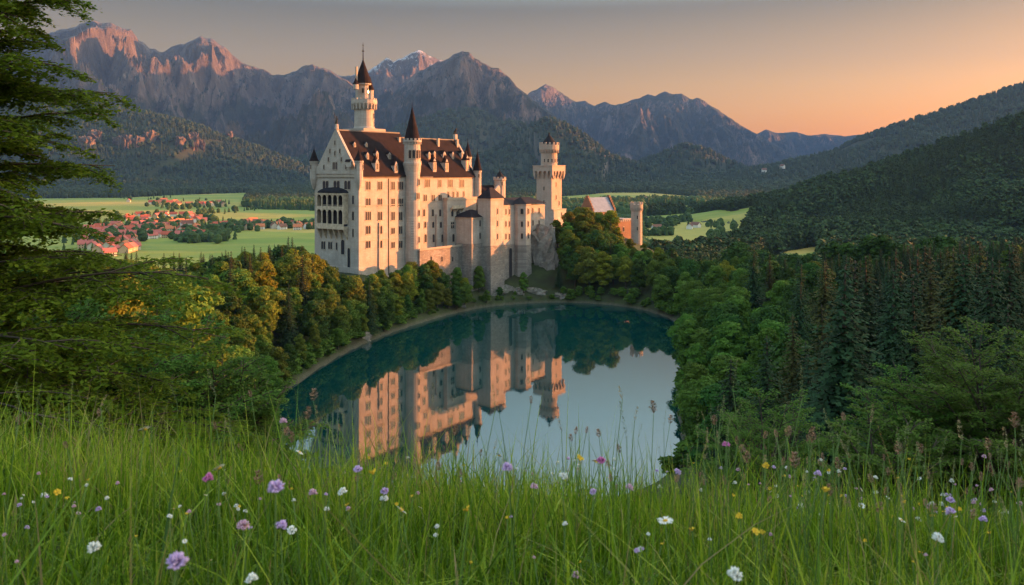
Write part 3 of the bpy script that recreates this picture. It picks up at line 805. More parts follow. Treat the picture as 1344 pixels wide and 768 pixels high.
za, zb1, zb2, zc = zP(296, 0, 10), zP(275, 0, 10), zP(272, 0, 10), zP(255, 0, 10)
log = MB().box(-D_, 0.0, t0, t1, za-1.6, za-0.4).box(-D_, 0.0, t0, t1, zb1-0.1, zb1+1.3).box(-D_-0.2, 0.0, t0-0.2, t1+0.2, zc-0.3, zc+0.5)
log.box(-D_, -D_+0.3, t0, t1, za-0.4, za+0.7)
nc = 6
for (z0, z1) in ((za+0.7, zb1-0.1), (zb1+1.3, zc-0.3)):
    for k in range(nc):
        q = t0+0.45+(t1-t0-0.9)*k/(nc-1); log.box(-D_+0.02, -D_+0.5, q-0.28, q+0.28, z0, z1)
        if k < nc-1:
            qn = t0+0.45+(t1-t0-0.9)*(k+1)/(nc-1); c0 = (q+qn)/2; rr = (qn-q)/2-0.28
            for a_ in range(6):
                a, b = math.pi*a_/6, math.pi*(a_+1)/6
                log.prism([(c0+rr*math.cos(a), z1-rr+rr*math.sin(a)), (c0+rr*math.cos(a), z1), (c0+rr*math.cos(b), z1), (c0+rr*math.cos(b), z1-rr+rr*math.sin(b))], 'x', -D_+0.03, -D_+0.48)
    for tt in (t0, t1-0.4): log.box(-D_+0.5, 0, tt, tt+0.4, z0, z1)
for k in range(6):
    q = t0+0.5+(t1-t0-1.0)*k/5; log.prism([(0.0, za-6.2), (-D_+0.2, za-1.6), (0.0, za-1.6)], 'y', q-0.3, q+0.3)
arc = log.build('balcony', M['tan_stone'], pal)
MB().box(-0.05, -0.02, t0+0.4, t1-0.4, za-0.2, zc-0.4).build('balcony_shade', M['slate_dark'], arc)  # dark sheet on the back wall paints in the arcade's shade
tc = (t0+t1)/2; hh = (t1-t0)/2+0.3
dome = MB(); 
for k in range(6):
    a0_, a1_ = k/6*math.pi/2, (k+1)/6*math.pi/2
    def rg(a): return hh*math.cos(a), (D_+0.4)*math.cos(a), zc+0.5+2.4*math.sin(a)
    (h0, d0, z0), (h1_, d1, z1) = rg(a0_), rg(a1_)
    dome.add([(0, tc-h0, z0), (-d0, tc-h0*0.8, z0), (-d0, tc+h0*0.8, z0), (0, tc+h0, z0), (0, tc-h1_, z1), (-d1, tc-h1_*0.8, z1), (-d1, tc+h1_*0.8, z1), (0, tc+h1_, z1)], [(0,1,5,4), (1,2,6,5), (2,3,7,6)])
dome.build('balcony_roof', M['slate_dark'], arc)
# gable statue, lion on the east gable
st = MB().cyl(0, 0, 0.9, 0.7, 0, 2.2, 8).build('statue_plinth', M['limestone'], pal); st.location = (0.2, Wd/2, zR+0.4)
MB().tube([(0,0.35,2.1),(0,0.25,3.2),(0,0,4.2),(0,0,5.0)], [0.35,0.4,0.5,0.22]).tube([(0,-0.35,2.1),(0,-0.25,3.2),(0,0,4.1)], [0.35,0.4,0.45]).tube([(0,0,5.0),(0,0,5.35),(0,0,5.7)], [0.2,0.32,0.12]).tube([(0,0.4,4.7),(0,1.1,5.0),(0,1.3,6.4)], [0.2,0.16,0.12]).tube([(0,-0.4,4.7),(0,-0.9,4.1)], [0.2,0.14]).tube([(0,1.3,2.2),(0,1.3,7.2)], 0.08).build('statue', M['bronze'], st)
ls = MB().box(-0.8, 0.8, -0.8, 0.8, -1.2, 1.8).build('statue_plinth', M['limestone'], pal); ls.location = (sE-0.1, Wd/2, zR2+1.2)
MB().tube([(0,0.6,1.8),(0,0.5,2.8),(0,-0.2,3.9)], [0.5,0.55,0.5]).tube([(0,-0.3,3.8),(0,-0.5,4.5),(0,-0.9,4.6)], [0.5,0.45,0.25]).tube([(0,-0.5,1.8),(0,-0.45,3.6)], [0.2,0.25]).build('statue', M['bronze'], ls)
# dormers on the lake side of the roof
sl = (zR-zE)/(Wd/2)
def roofpt(px, py, base=0.0, zr=zR, ze=zE):
    """solve the point of the front roof slope seen at a pixel"""
    lo, hi = base, Wd/2
    for _ in range(40):
        t = (lo+hi)/2; s = sP(px, t); z = ze+(t-base)*(zr-ze)/(Wd/2-base)
        if zP(py, s, t) > z: lo = t
        else: hi = t
    return s, t, z
for px, py, w_, h_, rh, pt_ in ((465, 192, 1.2, 1.2, 1.0, 0), (480.5, 192, 1.2, 1.2, 1.0, 0), (482, 208, 1.4, 1.9, 1.1, 0), (494.5, 208, 1.6, 2.3, 1.6, 1), (511, 208, 1.5, 2.0, 1.1, 0),
    (494.5, 224, 2.2, 3.4, 2.4, 1), (519.5, 226, 2.2, 3.0, 2.6, 1), (461, 217, 1.2, 1.6, 1.0, 0)):
    s, t, z = roofpt(px, py); dormer(pal, s, t-0.35, z-0.1, w_, h_, 3.0, rh, 0, bool(pt_))
for px, py, w_, h_, rh, pt_ in ((563, 208, 1.6, 2.4, 1.2, 0), (570, 207, 1.4, 2.4, 1.2, 0), (583, 208, 2.0, 2.2, 1.8, 0), (594, 208, 1.3, 2.6, 1.0, 0), (570, 224.5, 2.4, 4.2, 2.6, 1), (586, 224.5, 2.4, 4.0, 2.6, 1), (613, 223.5, 2.6, 5.0, 3.4, 1), (606, 207, 1.2, 2.6, 1.0, 0)):
    s, t, z = roofpt(px, py, 0.7, zR2, zE-0.5); dormer(pal, s, t-0.35, z-0.1, w_, h_, 3.0, rh, 0, bool(pt_))
for px, py in ((524, 190), (575, 191), (600, 192)):
    s, t, z = roofpt(px, py, 0.7, zR2, zE); MB().box(s-0.6, s+0.6, t-0.5, t+0.5, z-1, z+3).box(s-0.75, s+0.75, t-0.65, t+0.65, z+3.0, z+3.4).build('chimney', M['trim'], pal)
# corner turrets
turret(pal, -0.2, -0.2, 1.75, zP(236, 0), zP(211, 0), zP(196, 0), 4.5, win=3)
turret(pal, -0.2, Wd+0.2, 1.75, zP(235, 0, Wd), zP(211.5, 0, Wd), zP(194.5, 0, Wd), 4.5, win=3)
s = sP(626, 0.7); turret(pal, s, 0.4, 1.9, zP(258, s), zP(224, s), zP(198, s), 5.0, win=4)
s = sP(614, 22); turret(pal, s, 22, 1.9, zP(240, s, 22), zP(206, s, 22), zP(185, s, 22), 3.0)
# round stair tower on the lake front
s = sP(541, -1.2); ty = -1.2; r = 3.55
tw_ = MB().lathe(s, ty, [(r*1.03, 10), (r, zP(300, s)), (r*0.97, zP(226, s)), (r*1.02, zP(222, s)), (r*1.16, zP(216, s)), (r*1.16, zP(213.5, s)), (r*1.04, zP(213, s)), (r*1.02, zP(188, s)), (r*1.2, zP(186.5, s)), (r*1.2, zP(184.5, s))], 20)
tw_.ring(s, ty, r*1.13, zP(184.5, s), zP(182, s), 14, 0.9, 0.4)
tw_.ring(s, ty, r*1.1, zP(189.5, s), zP(187, s), 20, 0.45, 0.5)
stw = tw_.build('stair_tower', M['limestone'], pal)
MB().cone(s, ty, r*1.05, zP(184.4, s), zP(139, s), 20, flare=0.02).cyl(s, ty, 0.15, 0.05, zP(140, s), zP(134, s), 6).build('tower_roof', M['slate'], stw)
def tower_win(o, cx, cy, r, z, deg, w=1.2, h=2.0, n=1):
    a = R(deg); fm, pm = window_meshes(n, w, h, True)
    Mx = Matrix.Translation((cx+r*math.sin(a), cy-r*math.cos(a), z)) @ Matrix.Rotation(a, 4, 'Z')
    link('window', fm, o).matrix_local = Mx; link('pane', pm, o).matrix_local = Mx
for py in (243, 261, 283, 299.5, 318): tower_win(stw, s, ty, r*0.995, zP(py, s), 12 if py != 261 else 0, 1.2 if py != 261 else 1.9, 2.2, 1 if py != 261 else 2)
for dg in (-62, -36, -10, 16, 42, 68): tower_win(stw, s, ty, r*1.025, zP(208, s), dg, 1.3, 3.0)
# little round oriel hung on the tower's right
s2 = sP(548.5, -3.2); turret(pal, s2, -3.0, 1.5, zP(222, s2), zP(212, s2), zP(207, s2), 6.0, roofmat='limestone', n=10)
# the great north tower behind the roof
tt = Wd-2.5; s = sP(478, tt); r = 4.55
zb_ = zR-9
MB().box(s-6.2, s+6.2, tt-6.2, tt+6.2, 50, zP(173, s, tt)).box(s-6.9, s+6.9, tt-6.9, tt+6.9, zP(172.9, s, tt), zP(169.5, s, tt)).build('tower_base', M['limestone'], pal)
z_ = lambda py: zP(py, s, tt)
nt_ = MB().lathe(s, tt, [(r*1.12, z_(169.4)), (r*1.05, z_(167.5)), (r, z_(166.5)), (r*0.97, z_(143.5)), (r*1.03, z_(142.5)), (r*1.3, z_(136.5)), (r*1.3, z_(131.5))], 24)
nt_.ring(s, tt, r*1.12, z_(144), z_(136.8), 20, 0.55, r*0.36)
nt_.ring(s, tt, r*1.24, z_(131.5), z_(129.5), 20, 0.85, 0.45)
nt = nt_.build('great_tower', M['limestone'], pal)
nt2 = MB().lathe(s-0.7, tt, [(r*0.76, z_(132)), (r*0.74, z_(113)), (r*0.9, z_(112)), (r*0.9, z_(110))], 18).build('upper_turret', M['limestone'], nt)
MB().cone(s-0.7, tt, r*0.95, z_(110), z_(77), 18, flare=0.03).cyl(s-0.7, tt, 0.28, 0.08, z_(79), z_(56), 6).cyl(s-0.7, tt, 0.55, 0.55, z_(68), z_(67), 8).cyl(s-0.7, tt, 0.35, 0.35, z_(60), z_(59.3), 8).build('tower_roof', M['slate'], nt)
sx_ = sP(485.5, tt-2.6)
MB().lathe(sx_, tt-2.6, [(1.7, z_(132)), (1.7, z_(119)), (1.95, z_(118.6))], 12).build('upper_turret', M['limestone'], nt)
MB().cone(sx_, tt-2.6, 2.05, z_(118.6), z_(100), 12).build('tower_roof', M['slate'], nt)
MB().lathe(sP(467, tt-1.5), tt-1.5, [(1.2, z_(119)), (1.2, z_(112.5))], 8).build('upper_turret', M['limestone'], nt)
MB().cone(sP(467, tt-1.5), tt-1.5, 1.4, z_(112.5), z_(104), 8).build('tower_roof', M['slate'], nt)
MB().box(sP(468, tt)-0.4, sP(468, tt)+0.4, tt-0.4, tt+0.4, z_(112), z_(89)).build('chimney', M['trim'], nt)
for py, dg in ((156, 28), (166.5, 30)): tower_win(nt, s, tt, r*0.98, z_(py), dg, 1.1, 2.0)
tower_win(nt, s-0.7, tt, r*0.75, z_(123), 5, 1.1, 1.8); tower_win(nt, s-0.7, tt, r*0.75, z_(123), -45, 1.1, 1.8)
print('palace', sW, sE, Wd, zE, zR, 'windows', len([o for o in pal.children if o.name.startswith('window')]))

# --- the wing of tall stone towers between palace and square tower
Q0 = ((641-CX)/F*398, 398.0)
wing = empty('castle_wing', (Q0[0], Q0[1], 0), ROT, 'lower castle wing of tower blocks on rough grey stone walls above the shore', 'castle wing')
sq = lambda px, t=0.0: sP(px, t, Q0)
zq = lambda py, px, t=0.0: zP(py, sP(px, t, Q0), t, Q0)
def block(px0, px1, t0, t1, py_top, zsplit, z0=0.5, root=wing, mat='limestone'):
    a, b = sq(px0, t0), sq(px1, t0); zt = zq(py_top, px0, t0)
    MB().box(a, b, t0, t1, zsplit, zt).build('wall', M[mat], root)
    MB().box(a-0.25, b+0.25, t0-0.25, t1, z0, zsplit).build('stone_base', M['rough_stone'], root)
    MB().box(a-0.2, b+0.2, t0-0.2, t1, zt-1.0, zt-0.5).build('cornice', M['trim'], root)
    return a, b, zt
def hiproof(a, b, t0, t1, z0, z1, root, ridge=True, mat='slate_dark', ov=0.45):
    a -= ov; b += ov; t0 -= ov; t1 += ov; tm = (t0+t1)/2; d = (t1-t0)/2
    if b-a <= t1-t0+0.1: am = bm_ = (a+b)/2
    else: am, bm_ = a+d, b-d
    return MB().add([(a,t0,z0),(b,t0,z0),(b,t1,z0),(a,t1,z0),(am,tm,z1),(bm_,tm,z1)], [(0,3,2,1),(0,1,5,4),(1,2,5),(2,3,4,5),(3,0,4)]).build('roof', M[mat], root)
ZS = 27.5
# A : low block beside the palace
a, b, zt = block(619, 643.5, 2.0, 14, 285.5, 28)
hiproof(a, b, 2, 14, zt, zq(274.5, 630, 8), wing)
for py in (297, 313.5):
    for px in (630, 634.5): window(wing, sq(px, 2), 2.0, zq(py, px, 2), 0, 1, 1.2, 2.4)
# B : square tower with a pyramid roof
a, b, zt = block(644, 661, -3.2, 4.5, 260.5, zq(321, 650), -2)
hiproof(a, b, -3.2, 4.5, zt, zq(246, 652, 0), wing)
for py, px in ((297, 653), (314, 653), (281, 653)): window(wing, sq(px, -3.2), -3.2, zq(py, px, -3.2), 0, 1, 1.1, 2.2)
# D : curtain between B and E
a, b, zt = block(658, 676, 0.5, 13, 269.5, zq(321, 668))
for py in (281.5, 297.5, 314):
    for px in (664, 668.5): window(wing, sq(px, .5), 0.5, zq(py, px, .5), 0, 1, 1.1, 2.2)
# F : the right hand block
a2, b2, zt2 = block(690, 715, 1.0, 13, 269.5, zq(316, 700), 12)
hiproof(a, b2, 0.5, 13, max(zt, zt2), zq(258, 700, 7), wing)
for py in (279.5, 296, 312):
    for px in (699.5, 707.5) if py > 290 else (690.5, 699, 707.5): window(wing, sq(px, 1), 1.0, zq(py, px, 1), 0, 1, 1.5 if py < 290 else 1.1, 2.2)
# E : eight-sided tower
ce = sq(683, 0.5); re = 5.3
et = MB().lathe(ce, 0.5, [(re, zq(321, 683)), (re*0.99, zq(270, 683)), (re*1.06, zq(269.5, 683)), (re*1.06, zq(267.5, 683))], 8, ph=math.pi/8).build('octagonal_tower', M['limestone'], wing)
MB().lathe(ce, 0.5, [(re*1.12, -2), (re*1.05, zq(321, 683))], 8, ph=math.pi/8).build('stone_base', M['rough_stone'], et)
MB().cone(ce, 0.5, re*1.12, zq(267.5, 683), zq(258.5, 683), 8, ph=math.pi/8).build('tower_roof', M['slate_dark'], et)
for py in (280.5, 297, 312.5):
    for dg in (-45, 0, 45): tower_win(et, ce, 0.5, re*0.925*math.cos(0)+0.02, zq(py, 683), dg, 1.5 if py < 290 else 1.1, 2.2)
# tall arch between B and E
window(wing, sq(670, .25), 0.25, zq(368, 670), 0, 1, 2.4, 13.0, name='arched_recess', frame='rough_stone')
# K : pale gabled house behind, C : little turret
a, b = sq(632, 14), sq(664, 14); zk = zq(262, 640, 14)
MB().box(a, b, 14, 24, 22, zk).prism([(14, zk), (24, zk), (19, zq(241, 648, 19))], 'x', b-0.8, b).build('wall', M['limestone'], wing)
MB().prism([(13.6, zk-0.3), (24.4, zk-0.3), (19, zq(243, 648, 19))], 'x', a, b-0.82).build('roof', M['slate'], wing)
a, b = sq(629, 12), sq(655, 12)
MB().prism([(a, zq(277, 630, 12)), (a, zq(273, 630, 12)), (b, zq(243, 655, 12)), (b+1, zq(247, 655, 12)), (b+1, zq(277, 655, 12))], 'y', 12, 12.9).build('gable', M['limestone'], wing)
cc = sq(656, 15)
turret(wing, cc, 15, 2.9, zq(262, 656, 15), zq(234.5, 656, 15), zq(224, 656, 15), 0, True, 12, roofmat='slate_dark', win=4)

# --- the square tower
G0 = ((724-CX)/F*474, 474.0)
sqt = empty('square_tower', (G0[0], G0[1], 0), ROT, 'tall square castle tower with flared arcaded top, round crenellated lantern and dark cone roof', 'tower')
zg = lambda py, t=0, s=0: CAMZ-(py-HOR)/F*(G0[1]+UY*s+UX*t)
gw = 10.4
MB().box(0, gw, 0, gw, zg(292), zg(233)).build('shaft', M['tower_stone'], sqt)
MB().box(-0.5, gw+2.2, -1.6, gw, 14, zg(276)).build('tower_base', M['limestone'], sqt)
MB().box(-0.7, gw+2.4, -1.8, gw, zg(276), zg(274.8)).build('string_course', M['trim'], sqt)
e = 1.5; top = MB().box(-e, gw+e, -e, gw+e, zg(224.5), zg(217.5))
ncb = 5
for side in range(4):
    for k in range(ncb):
        q = -e+0.5+(gw+2*e-1.0)*k/(ncb-1); zlo, zhi = zg(235.5), zg(224.5)
        if side == 0: top.prism([(0, zlo), (-e, zhi-1.6), (-e, zhi), (0, zhi)], 'x', q-0.45, q+0.45)
        elif side == 1: top.prism([(0, zlo), (-e, zhi-1.6), (-e, zhi), (0, zhi)], 'y', q-0.45, q+0.45)
        elif side == 2: top.prism([(gw, zlo), (gw+e, zhi-1.6), (gw+e, zhi), (gw, zhi)], 'x', q-0.45, q+0.45)
        else: top.prism([(gw, zlo), (gw+e, zhi-1.6), (gw+e, zhi), (gw, zhi)], 'y', q-0.45, q+0.45)
        if k < ncb-1 and side < 2:
            qn = q+(gw+2*e-1.0)/(ncb-1); c0 = (q+qn)/2; rr = (qn-q)/2-0.42
            for a_ in range(6):
                aa, bb = math.pi*a_/6, math.pi*(a_+1)/6
                top.prism([(c0+rr*math.cos(aa), zhi-rr+rr*math.sin(aa)), (c0+rr*math.cos(aa), zhi+0.02), (c0+rr*math.cos(bb), zhi+0.02), (c0+rr*math.cos(bb), zhi-rr+rr*math.sin(bb))], 'x' if side == 1 else 'y', -e+0.03, -e+0.5)
top.box(-e-0.2, gw+e+0.2, -e-0.2, gw+e+0.2, zg(218), zg(217))
gal = top.build('gallery', M['tower_stone'], sqt)
MB().box(0.02-0.03, gw, -0.03, gw, zg(233), zg(224.5)).build('gallery_core', M['tower_stone'], gal)
c0 = gw/2; rl = 4.7
lan = MB().lathe(c0, c0, [(rl, zg(217)), (rl*0.98, zg(201)), (rl*1.02, zg(200)), (rl*1.22, zg(196)), (rl*1.22, zg(190))], 20).ring(c0, c0, rl*1.17, zg(190), zg(186.5), 14, 1.1, 0.45).ring(c0, c0, rl*1.1, zg(200.5), zg(196.2), 20, 0.4, 0.9).build('lantern', M['tower_stone'], sqt)
MB().cone(c0, c0, rl*1.0, zg(188), zg(175.5), 20, flare=0.03).cyl(c0, c0, 0.5, 0.4, zg(177), zg(173.5), 8).build('tower_roof', M['slate_dark'], sqt)
for k in range(9): tower_win(lan, c0, c0, rl*0.985, zg(213), -90+k*22.5*1.2, 0.9, 1.6)
for py in (281, 262, 245): window(sqt, gw*0.45, 0, zg(py), 0, 1, 1.0, 2.0)
for py in (285, 270): window(sqt, gw*0.75, -1.6 if py > 276 else 0, zg(py), 0, 1, 1.1, 2.0)
for py in (268, 250): window(sqt, 0, gw*0.5, zg(py), -math.pi/2, 1, 0.9, 1.8)

# --- the gatehouse and its round tower
H0 = ((778-CX)/F*490, 490.0)
gh = empty('castle_gatehouse', (H0[0], H0[1], 0), ROT-R(14), 'red brick gatehouse with stepped gables and a pale metal roof behind the golden trees', 'gatehouse')
hz_ = lambda py: CAMZ-(py-HOR)/F*500
MB().box(0, 19, 0, 10, 14, hz_(277)).build('wall', M['brick_red'], gh)
MB().prism([(-0.4, hz_(277.6)), (10.4, hz_(277.6)), (5, hz_(259))], 'x', 1.0, 18).build('roof', M['tin_roof'], gh)
for x0 in (0, 18):
    g = MB()
    for k in range(6):
        h0 = hz_(277)+(hz_(258)-hz_(277))*k/6; g.box(x0+0.01, x0+0.99, 5-5*(1-k/6)-0.2, 5+5*(1-k/6)+0.2, h0, h0+(hz_(258)-hz_(277))/6+0.7)
    g.build('stepped_gable', M['brick_red'], gh)
MB().box(-14, 26, -9, -7.5, 10, hz_(290)).build('outer_wall', M['brick_red'], gh)
cr = MB()
for k in range(24): cr.box(-13.8+k*1.66, -12.9+k*1.66, -9, -8.4, hz_(290), hz_(290)+0.9)
cr.build('battlement', M['trim'], gh)
MB().box(19, 27, -6, 5, 14, hz_(287)).build('wall', M['limestone'], gh)
for k in range(4): window(gh, 3+k*4.2, 0, hz_(285), 0, 2, 2.0, 2.4)
for k in range(7): window(gh, -11+k*4.6, -9, hz_(303), 0, 1, 1.3, 2.2)
I0 = ((835.5-CX)/F*484, 484.0)
rt = empty('round_tower', (I0[0], I0[1], 0), 0, 'slim round crenellated tower of orange stone at the right end of the castle', 'tower')
zi = lambda py: CAMZ-(py-HOR)/F*484
ri = 3.2
MB().lathe(0, 0, [(ri*1.03, 12), (ri, zi(278)), (ri*1.15, zi(272.5)), (ri*1.15, zi(268.5))], 18).ring(0, 0, ri*1.07, zi(268.5), zi(265), 9, 1.1, 0.5).ring(0, 0, ri*1.06, zi(276), zi(272.6), 16, 0.45, 0.7).build('shaft', M['tower_stone'], rt)
for py in (287, 302): tower_win(rt, 0, 0, ri*0.99, zi(py), 0, 0.8, 1.6)
# link wall between square tower and gatehouse
lw = empty('castle_wall', ((742-CX)/F*486, 486, 0), R(8), 'low pale curtain wall running from the square tower to the gatehouse', 'wall')
MB().box(0, 22, 0, 1.6, 12, CAMZ-(291-HOR)/F*486).build('wall', M['limestone'], lw)
MB().box(-0.2, 22, -0.2, 1.8, CAMZ-(291-HOR)/F*486, CAMZ-(290-HOR)/F*486).build('coping', M['trim'], lw)
# ------------------------------------------------------------ trees
def quads(P_, N, size, rs, aspect=0.7):
    """a leaf-shaped quad at every point, facing roughly along N"""
    n = len(P_); N = N/np.maximum(np.linalg.norm(N, axis=1, keepdims=True), 1e-6)
    r = rs.randn(n, 3); U = np.cross(N, r); U /= np.linalg.norm(U, axis=1, keepdims=True)+1e-9; V = np.cross(N, U)
    sz = (size*(0.6+0.8*rs.rand(n)))[:, None] if np.ndim(size) == 0 else (size*(0.6+0.8*rs.rand(n)))[:, None]
    v = np.stack([P_-U*sz, P_-V*sz*aspect-U*sz*0.1, P_+U*sz, P_+V*sz*aspect-U*sz*0.1], 1)
    return v.reshape(-1, 3), np.arange(n*4).reshape(n, 4)
def crown_points(rs, n, H_, wide=0.34, base=0.22, lobes=16, flat=1.0, conic=0.0):
    L = []
    for i in range(lobes):
        zz = base+0.12+(0.97-base-0.16)*((i+0.5)/lobes)
        u = (zz-base)/(1-base); env = wide*(math.sin(math.pi*min(1, u*0.93+0.07))**0.6)*(1-conic*u)
        a = i*2.4+rs.rand()*0.8; rr = env*(0.35+0.45*rs.rand())*(0.25 if i == lobes-1 else 1)
        L.append((rr*math.cos(a), rr*math.sin(a), zz, (0.105+0.075*rs.rand())*(1.15-0.35*u)*(wide/0.34)))
    L = np.array(L); w_ = L[:, 3]**2; k = rs.choice(len(L), n, p=w_/w_.sum())
    d = rs.randn(n, 3); d /= np.linalg.norm(d, axis=1, keepdims=True); d[:, 2] = np.where(d[:, 2] < -0.35, -d[:, 2], d[:, 2])
    rad = L[k, 3]*(0.72+0.34*rs.rand(n)**0.6)*(1+0.22*np.sin(d[:, 0]*7+k)*np.cos(d[:, 2]*6+k*2))
    p = L[k, :3]+d*rad[:, None]*np.array([1, 1, 0.8*flat])
    nr = d+rs.randn(n, 3)*0.55+np.array([0, 0, 0.25])
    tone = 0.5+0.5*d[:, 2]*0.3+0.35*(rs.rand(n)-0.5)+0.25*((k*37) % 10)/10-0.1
    return p*H_, nr, tone
def trunk_mesh(H_, r, rs, limbs=5, top=0.75, name='trunk'):
    m = MB(); b = [(0, 0, -1.5)]+[(0.02*H_*math.sin(i*1.3)*(i > 0), 0.015*H_*math.cos(i*1.7)*(i > 0), H_*top*i/5) for i in range(6)]
    m.tube(b, [r*1.3, r*1.15, r*0.9, r*0.75, r*0.6, r*0.4, r*0.2], 7)
    for i in range(limbs):
        a = i*2.4+rs.rand(); z0 = H_*(0.25+0.4*i/limbs); L = H_*(0.28-0.02*i)
        m.tube([(0, 0, z0), (L*0.45*math.cos(a), L*0.45*math.sin(a), z0+L*0.35), (L*0.9*math.cos(a), L*0.9*math.sin(a), z0+L*0.65)], [r*0.45, r*0.28, r*0.08], 5)
    return m.mesh(name, M['bark'], True)
def spruce_mesh(rs, H_, nq, mat, width=0.2):
    per = 0.026; P_ = []; N_ = []; S_ = []; T_ = []
    levels = int(1/per)
    for L in range(levels):
        u = 0.07+0.92*L/levels; ln = width*H_*(1-u)**0.85*(0.85+0.3*rs.rand())+0.12
        nb = 6+int(7*(1-u)); a0 = rs.rand()*6.28
        for b in range(nb):
            a = a0+6.283*b/nb+rs.randn()*0.12; l2 = ln*(0.7+0.45*rs.rand()); k = max(3, int(nq*l2/(H_*0.2)))
            t = (np.arange(k)+0.6)/k; droop = -0.32*t-0.12*t*t+0.18*np.maximum(0, t-0.75)*2
            z = u*H_+l2*droop+rs.randn(k)*0.05*0.8
            side = (rs.rand(k)-0.5)*l2*0.42*(1.15-t)
            P_.append(np.stack([t*l2*math.cos(a)-side*math.sin(a), t*l2*math.sin(a)+side*math.cos(a), z-np.abs(side)*0.25], 1))
            N_.append(np.stack([0.5*math.cos(a)+rs.randn(k)*0.35, 0.5*math.sin(a)+rs.randn(k)*0.35, 0.9+rs.randn(k)*0.3], 1))
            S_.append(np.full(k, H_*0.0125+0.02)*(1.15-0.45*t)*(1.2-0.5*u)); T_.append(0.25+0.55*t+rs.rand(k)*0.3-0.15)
    P_ = np.concatenate(P_); N_ = np.concatenate(N_); S_ = np.concatenate(S_)
    V, Fc = quads(P_, N_, S_*0.8, rs, 0.6)
    return np_mesh('crown', V, Fc, mat, col=np.concatenate(T_))
NOM_B, NOM_S = 14.0, 24.0
BROAD = {}; SPR = {}
def variants():
    for v in range(5):
        rs = np.random.RandomState(40+v)
        n, sz = (15000, 0.20)
        p, nr, tn = crown_points(rs, n, NOM_B, wide=(0.33, 0.28, 0.36, 0.24, 0.30)[v], base=(0.12, 0.08, 0.14, 0.08, 0.1)[v], lobes=(18, 16, 22, 14, 20)[v], conic=(0.1, 0.35, 0, 0.5, 0.2)[v])
        V, Fc = quads(p, nr, sz, rs, 0.75)
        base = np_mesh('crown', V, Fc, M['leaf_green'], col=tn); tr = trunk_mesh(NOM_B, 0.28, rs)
        for tone in ('leaf_green', 'leaf_dark', 'leaf_gold', 'leaf_yellowgreen'):
            me = base if tone == 'leaf_green' else base.copy()
            me.materials[0] = M[tone]; BROAD[(v, tone)] = (me, tr)
    for v in range(4):
        rs = np.random.RandomState(80+v)
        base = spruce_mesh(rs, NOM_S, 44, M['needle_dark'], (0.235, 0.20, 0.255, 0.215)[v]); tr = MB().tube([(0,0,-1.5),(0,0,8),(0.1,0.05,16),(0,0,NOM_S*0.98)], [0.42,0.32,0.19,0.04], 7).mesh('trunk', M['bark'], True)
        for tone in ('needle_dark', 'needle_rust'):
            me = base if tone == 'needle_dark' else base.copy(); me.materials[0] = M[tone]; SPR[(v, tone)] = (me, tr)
variants()
def tree(name, me, tr, x, y, h, nom, label, cat, group, wide=1.0, z=None, lean=0.0):
    z = h1(x, y) if z is None else z
    o = empty(name, (x, y, z-0.2), random.random()*6.28, label, cat, group)
    s = h/nom; o.scale = (s*wide, s*wide, s); o.rotation_euler.x = random.gauss(0, 0.02)+lean
    link('trunk', tr, o); link('crown', me, o)
    return o
CAP = [(-200,300),(0,325),(150,345),(165,338),(200,342),(250,343),(300,330),(350,328),(385,318),(410,332),(440,350),(470,362),(500,352),(540,340),(565,323),(590,324),(604,338),(612,368),(625,352),(645,378),(660,390),(680,383),(690,366),(705,386),(718,372),(724,298),(735,286),(752,276),(770,276),(790,280),(806,288),(818,306),(826,322),(850,326),(880,334),(920,340),(960,335),(985,328),(1010,342),(1060,344),(1100,338),(1150,334),(1200,326),(1250,322),(1300,318),(1344,312),(1500,300)]
CAPX = [c[0] for c in CAP]; CAPY = [c[1] for c in CAP]
random.seed(3)
TREES = []
def scatter(poly, sp, seed, x0, x1, y0, y1, margin=3.5):
    rs = np.random.RandomState(seed); pts = []
    n = int((x1-x0)*(y1-y0)/(sp*sp)*6)
    C_ = np.stack([x0+rs.rand(n)*(x1-x0), y0+rs.rand(n)*(y1-y0)], 1)
    C_ = C_[inpoly(C_[:,0], C_[:,1], poly)]; C_ = C_[lake_dist(C_[:,0], C_[:,1]) > margin]
    C_ = C_[np.abs(C_[:,0]) < 0.64*C_[:,1]+6]
    for c in C_:
        if all((c[0]-p[0])**2+(c[1]-p[1])**2 > (sp*(0.75 if c[1] < 160 else 1))**2 for p in pts): pts.append(tuple(c))
    return pts
def blocked(x, y):
    # keep the castle's own ground free
    dx, dy = x-P1[0], y-P1[1]; s = dx*UX+dy*UY; t = -dx*UY+dy*UX
    if -3 < s < 84 and -8.5 < t < 30: return True
    dx, dy = x-Q0[0], y-Q0[1]; s = dx*UX+dy*UY; t = -dx*UY+dy*UX
    if -16 < s < 56 and -5.5 < t < 26: return True
    dx, dy = x-G0[0], y-G0[1]; s = dx*UX+dy*UY; t = -dx*UY+dy*UX
    if -3 < s < 14 and -4 < t < 13: return True
    return 478 < y < 520 and 30 < x < 88
LAKEPX = [(372,540),(388,492),(436,462),(505,445),(590,420),(700,410),(800,412),(860,425),(880,445),(872,490),(878,540),(890,600),(372,600)]
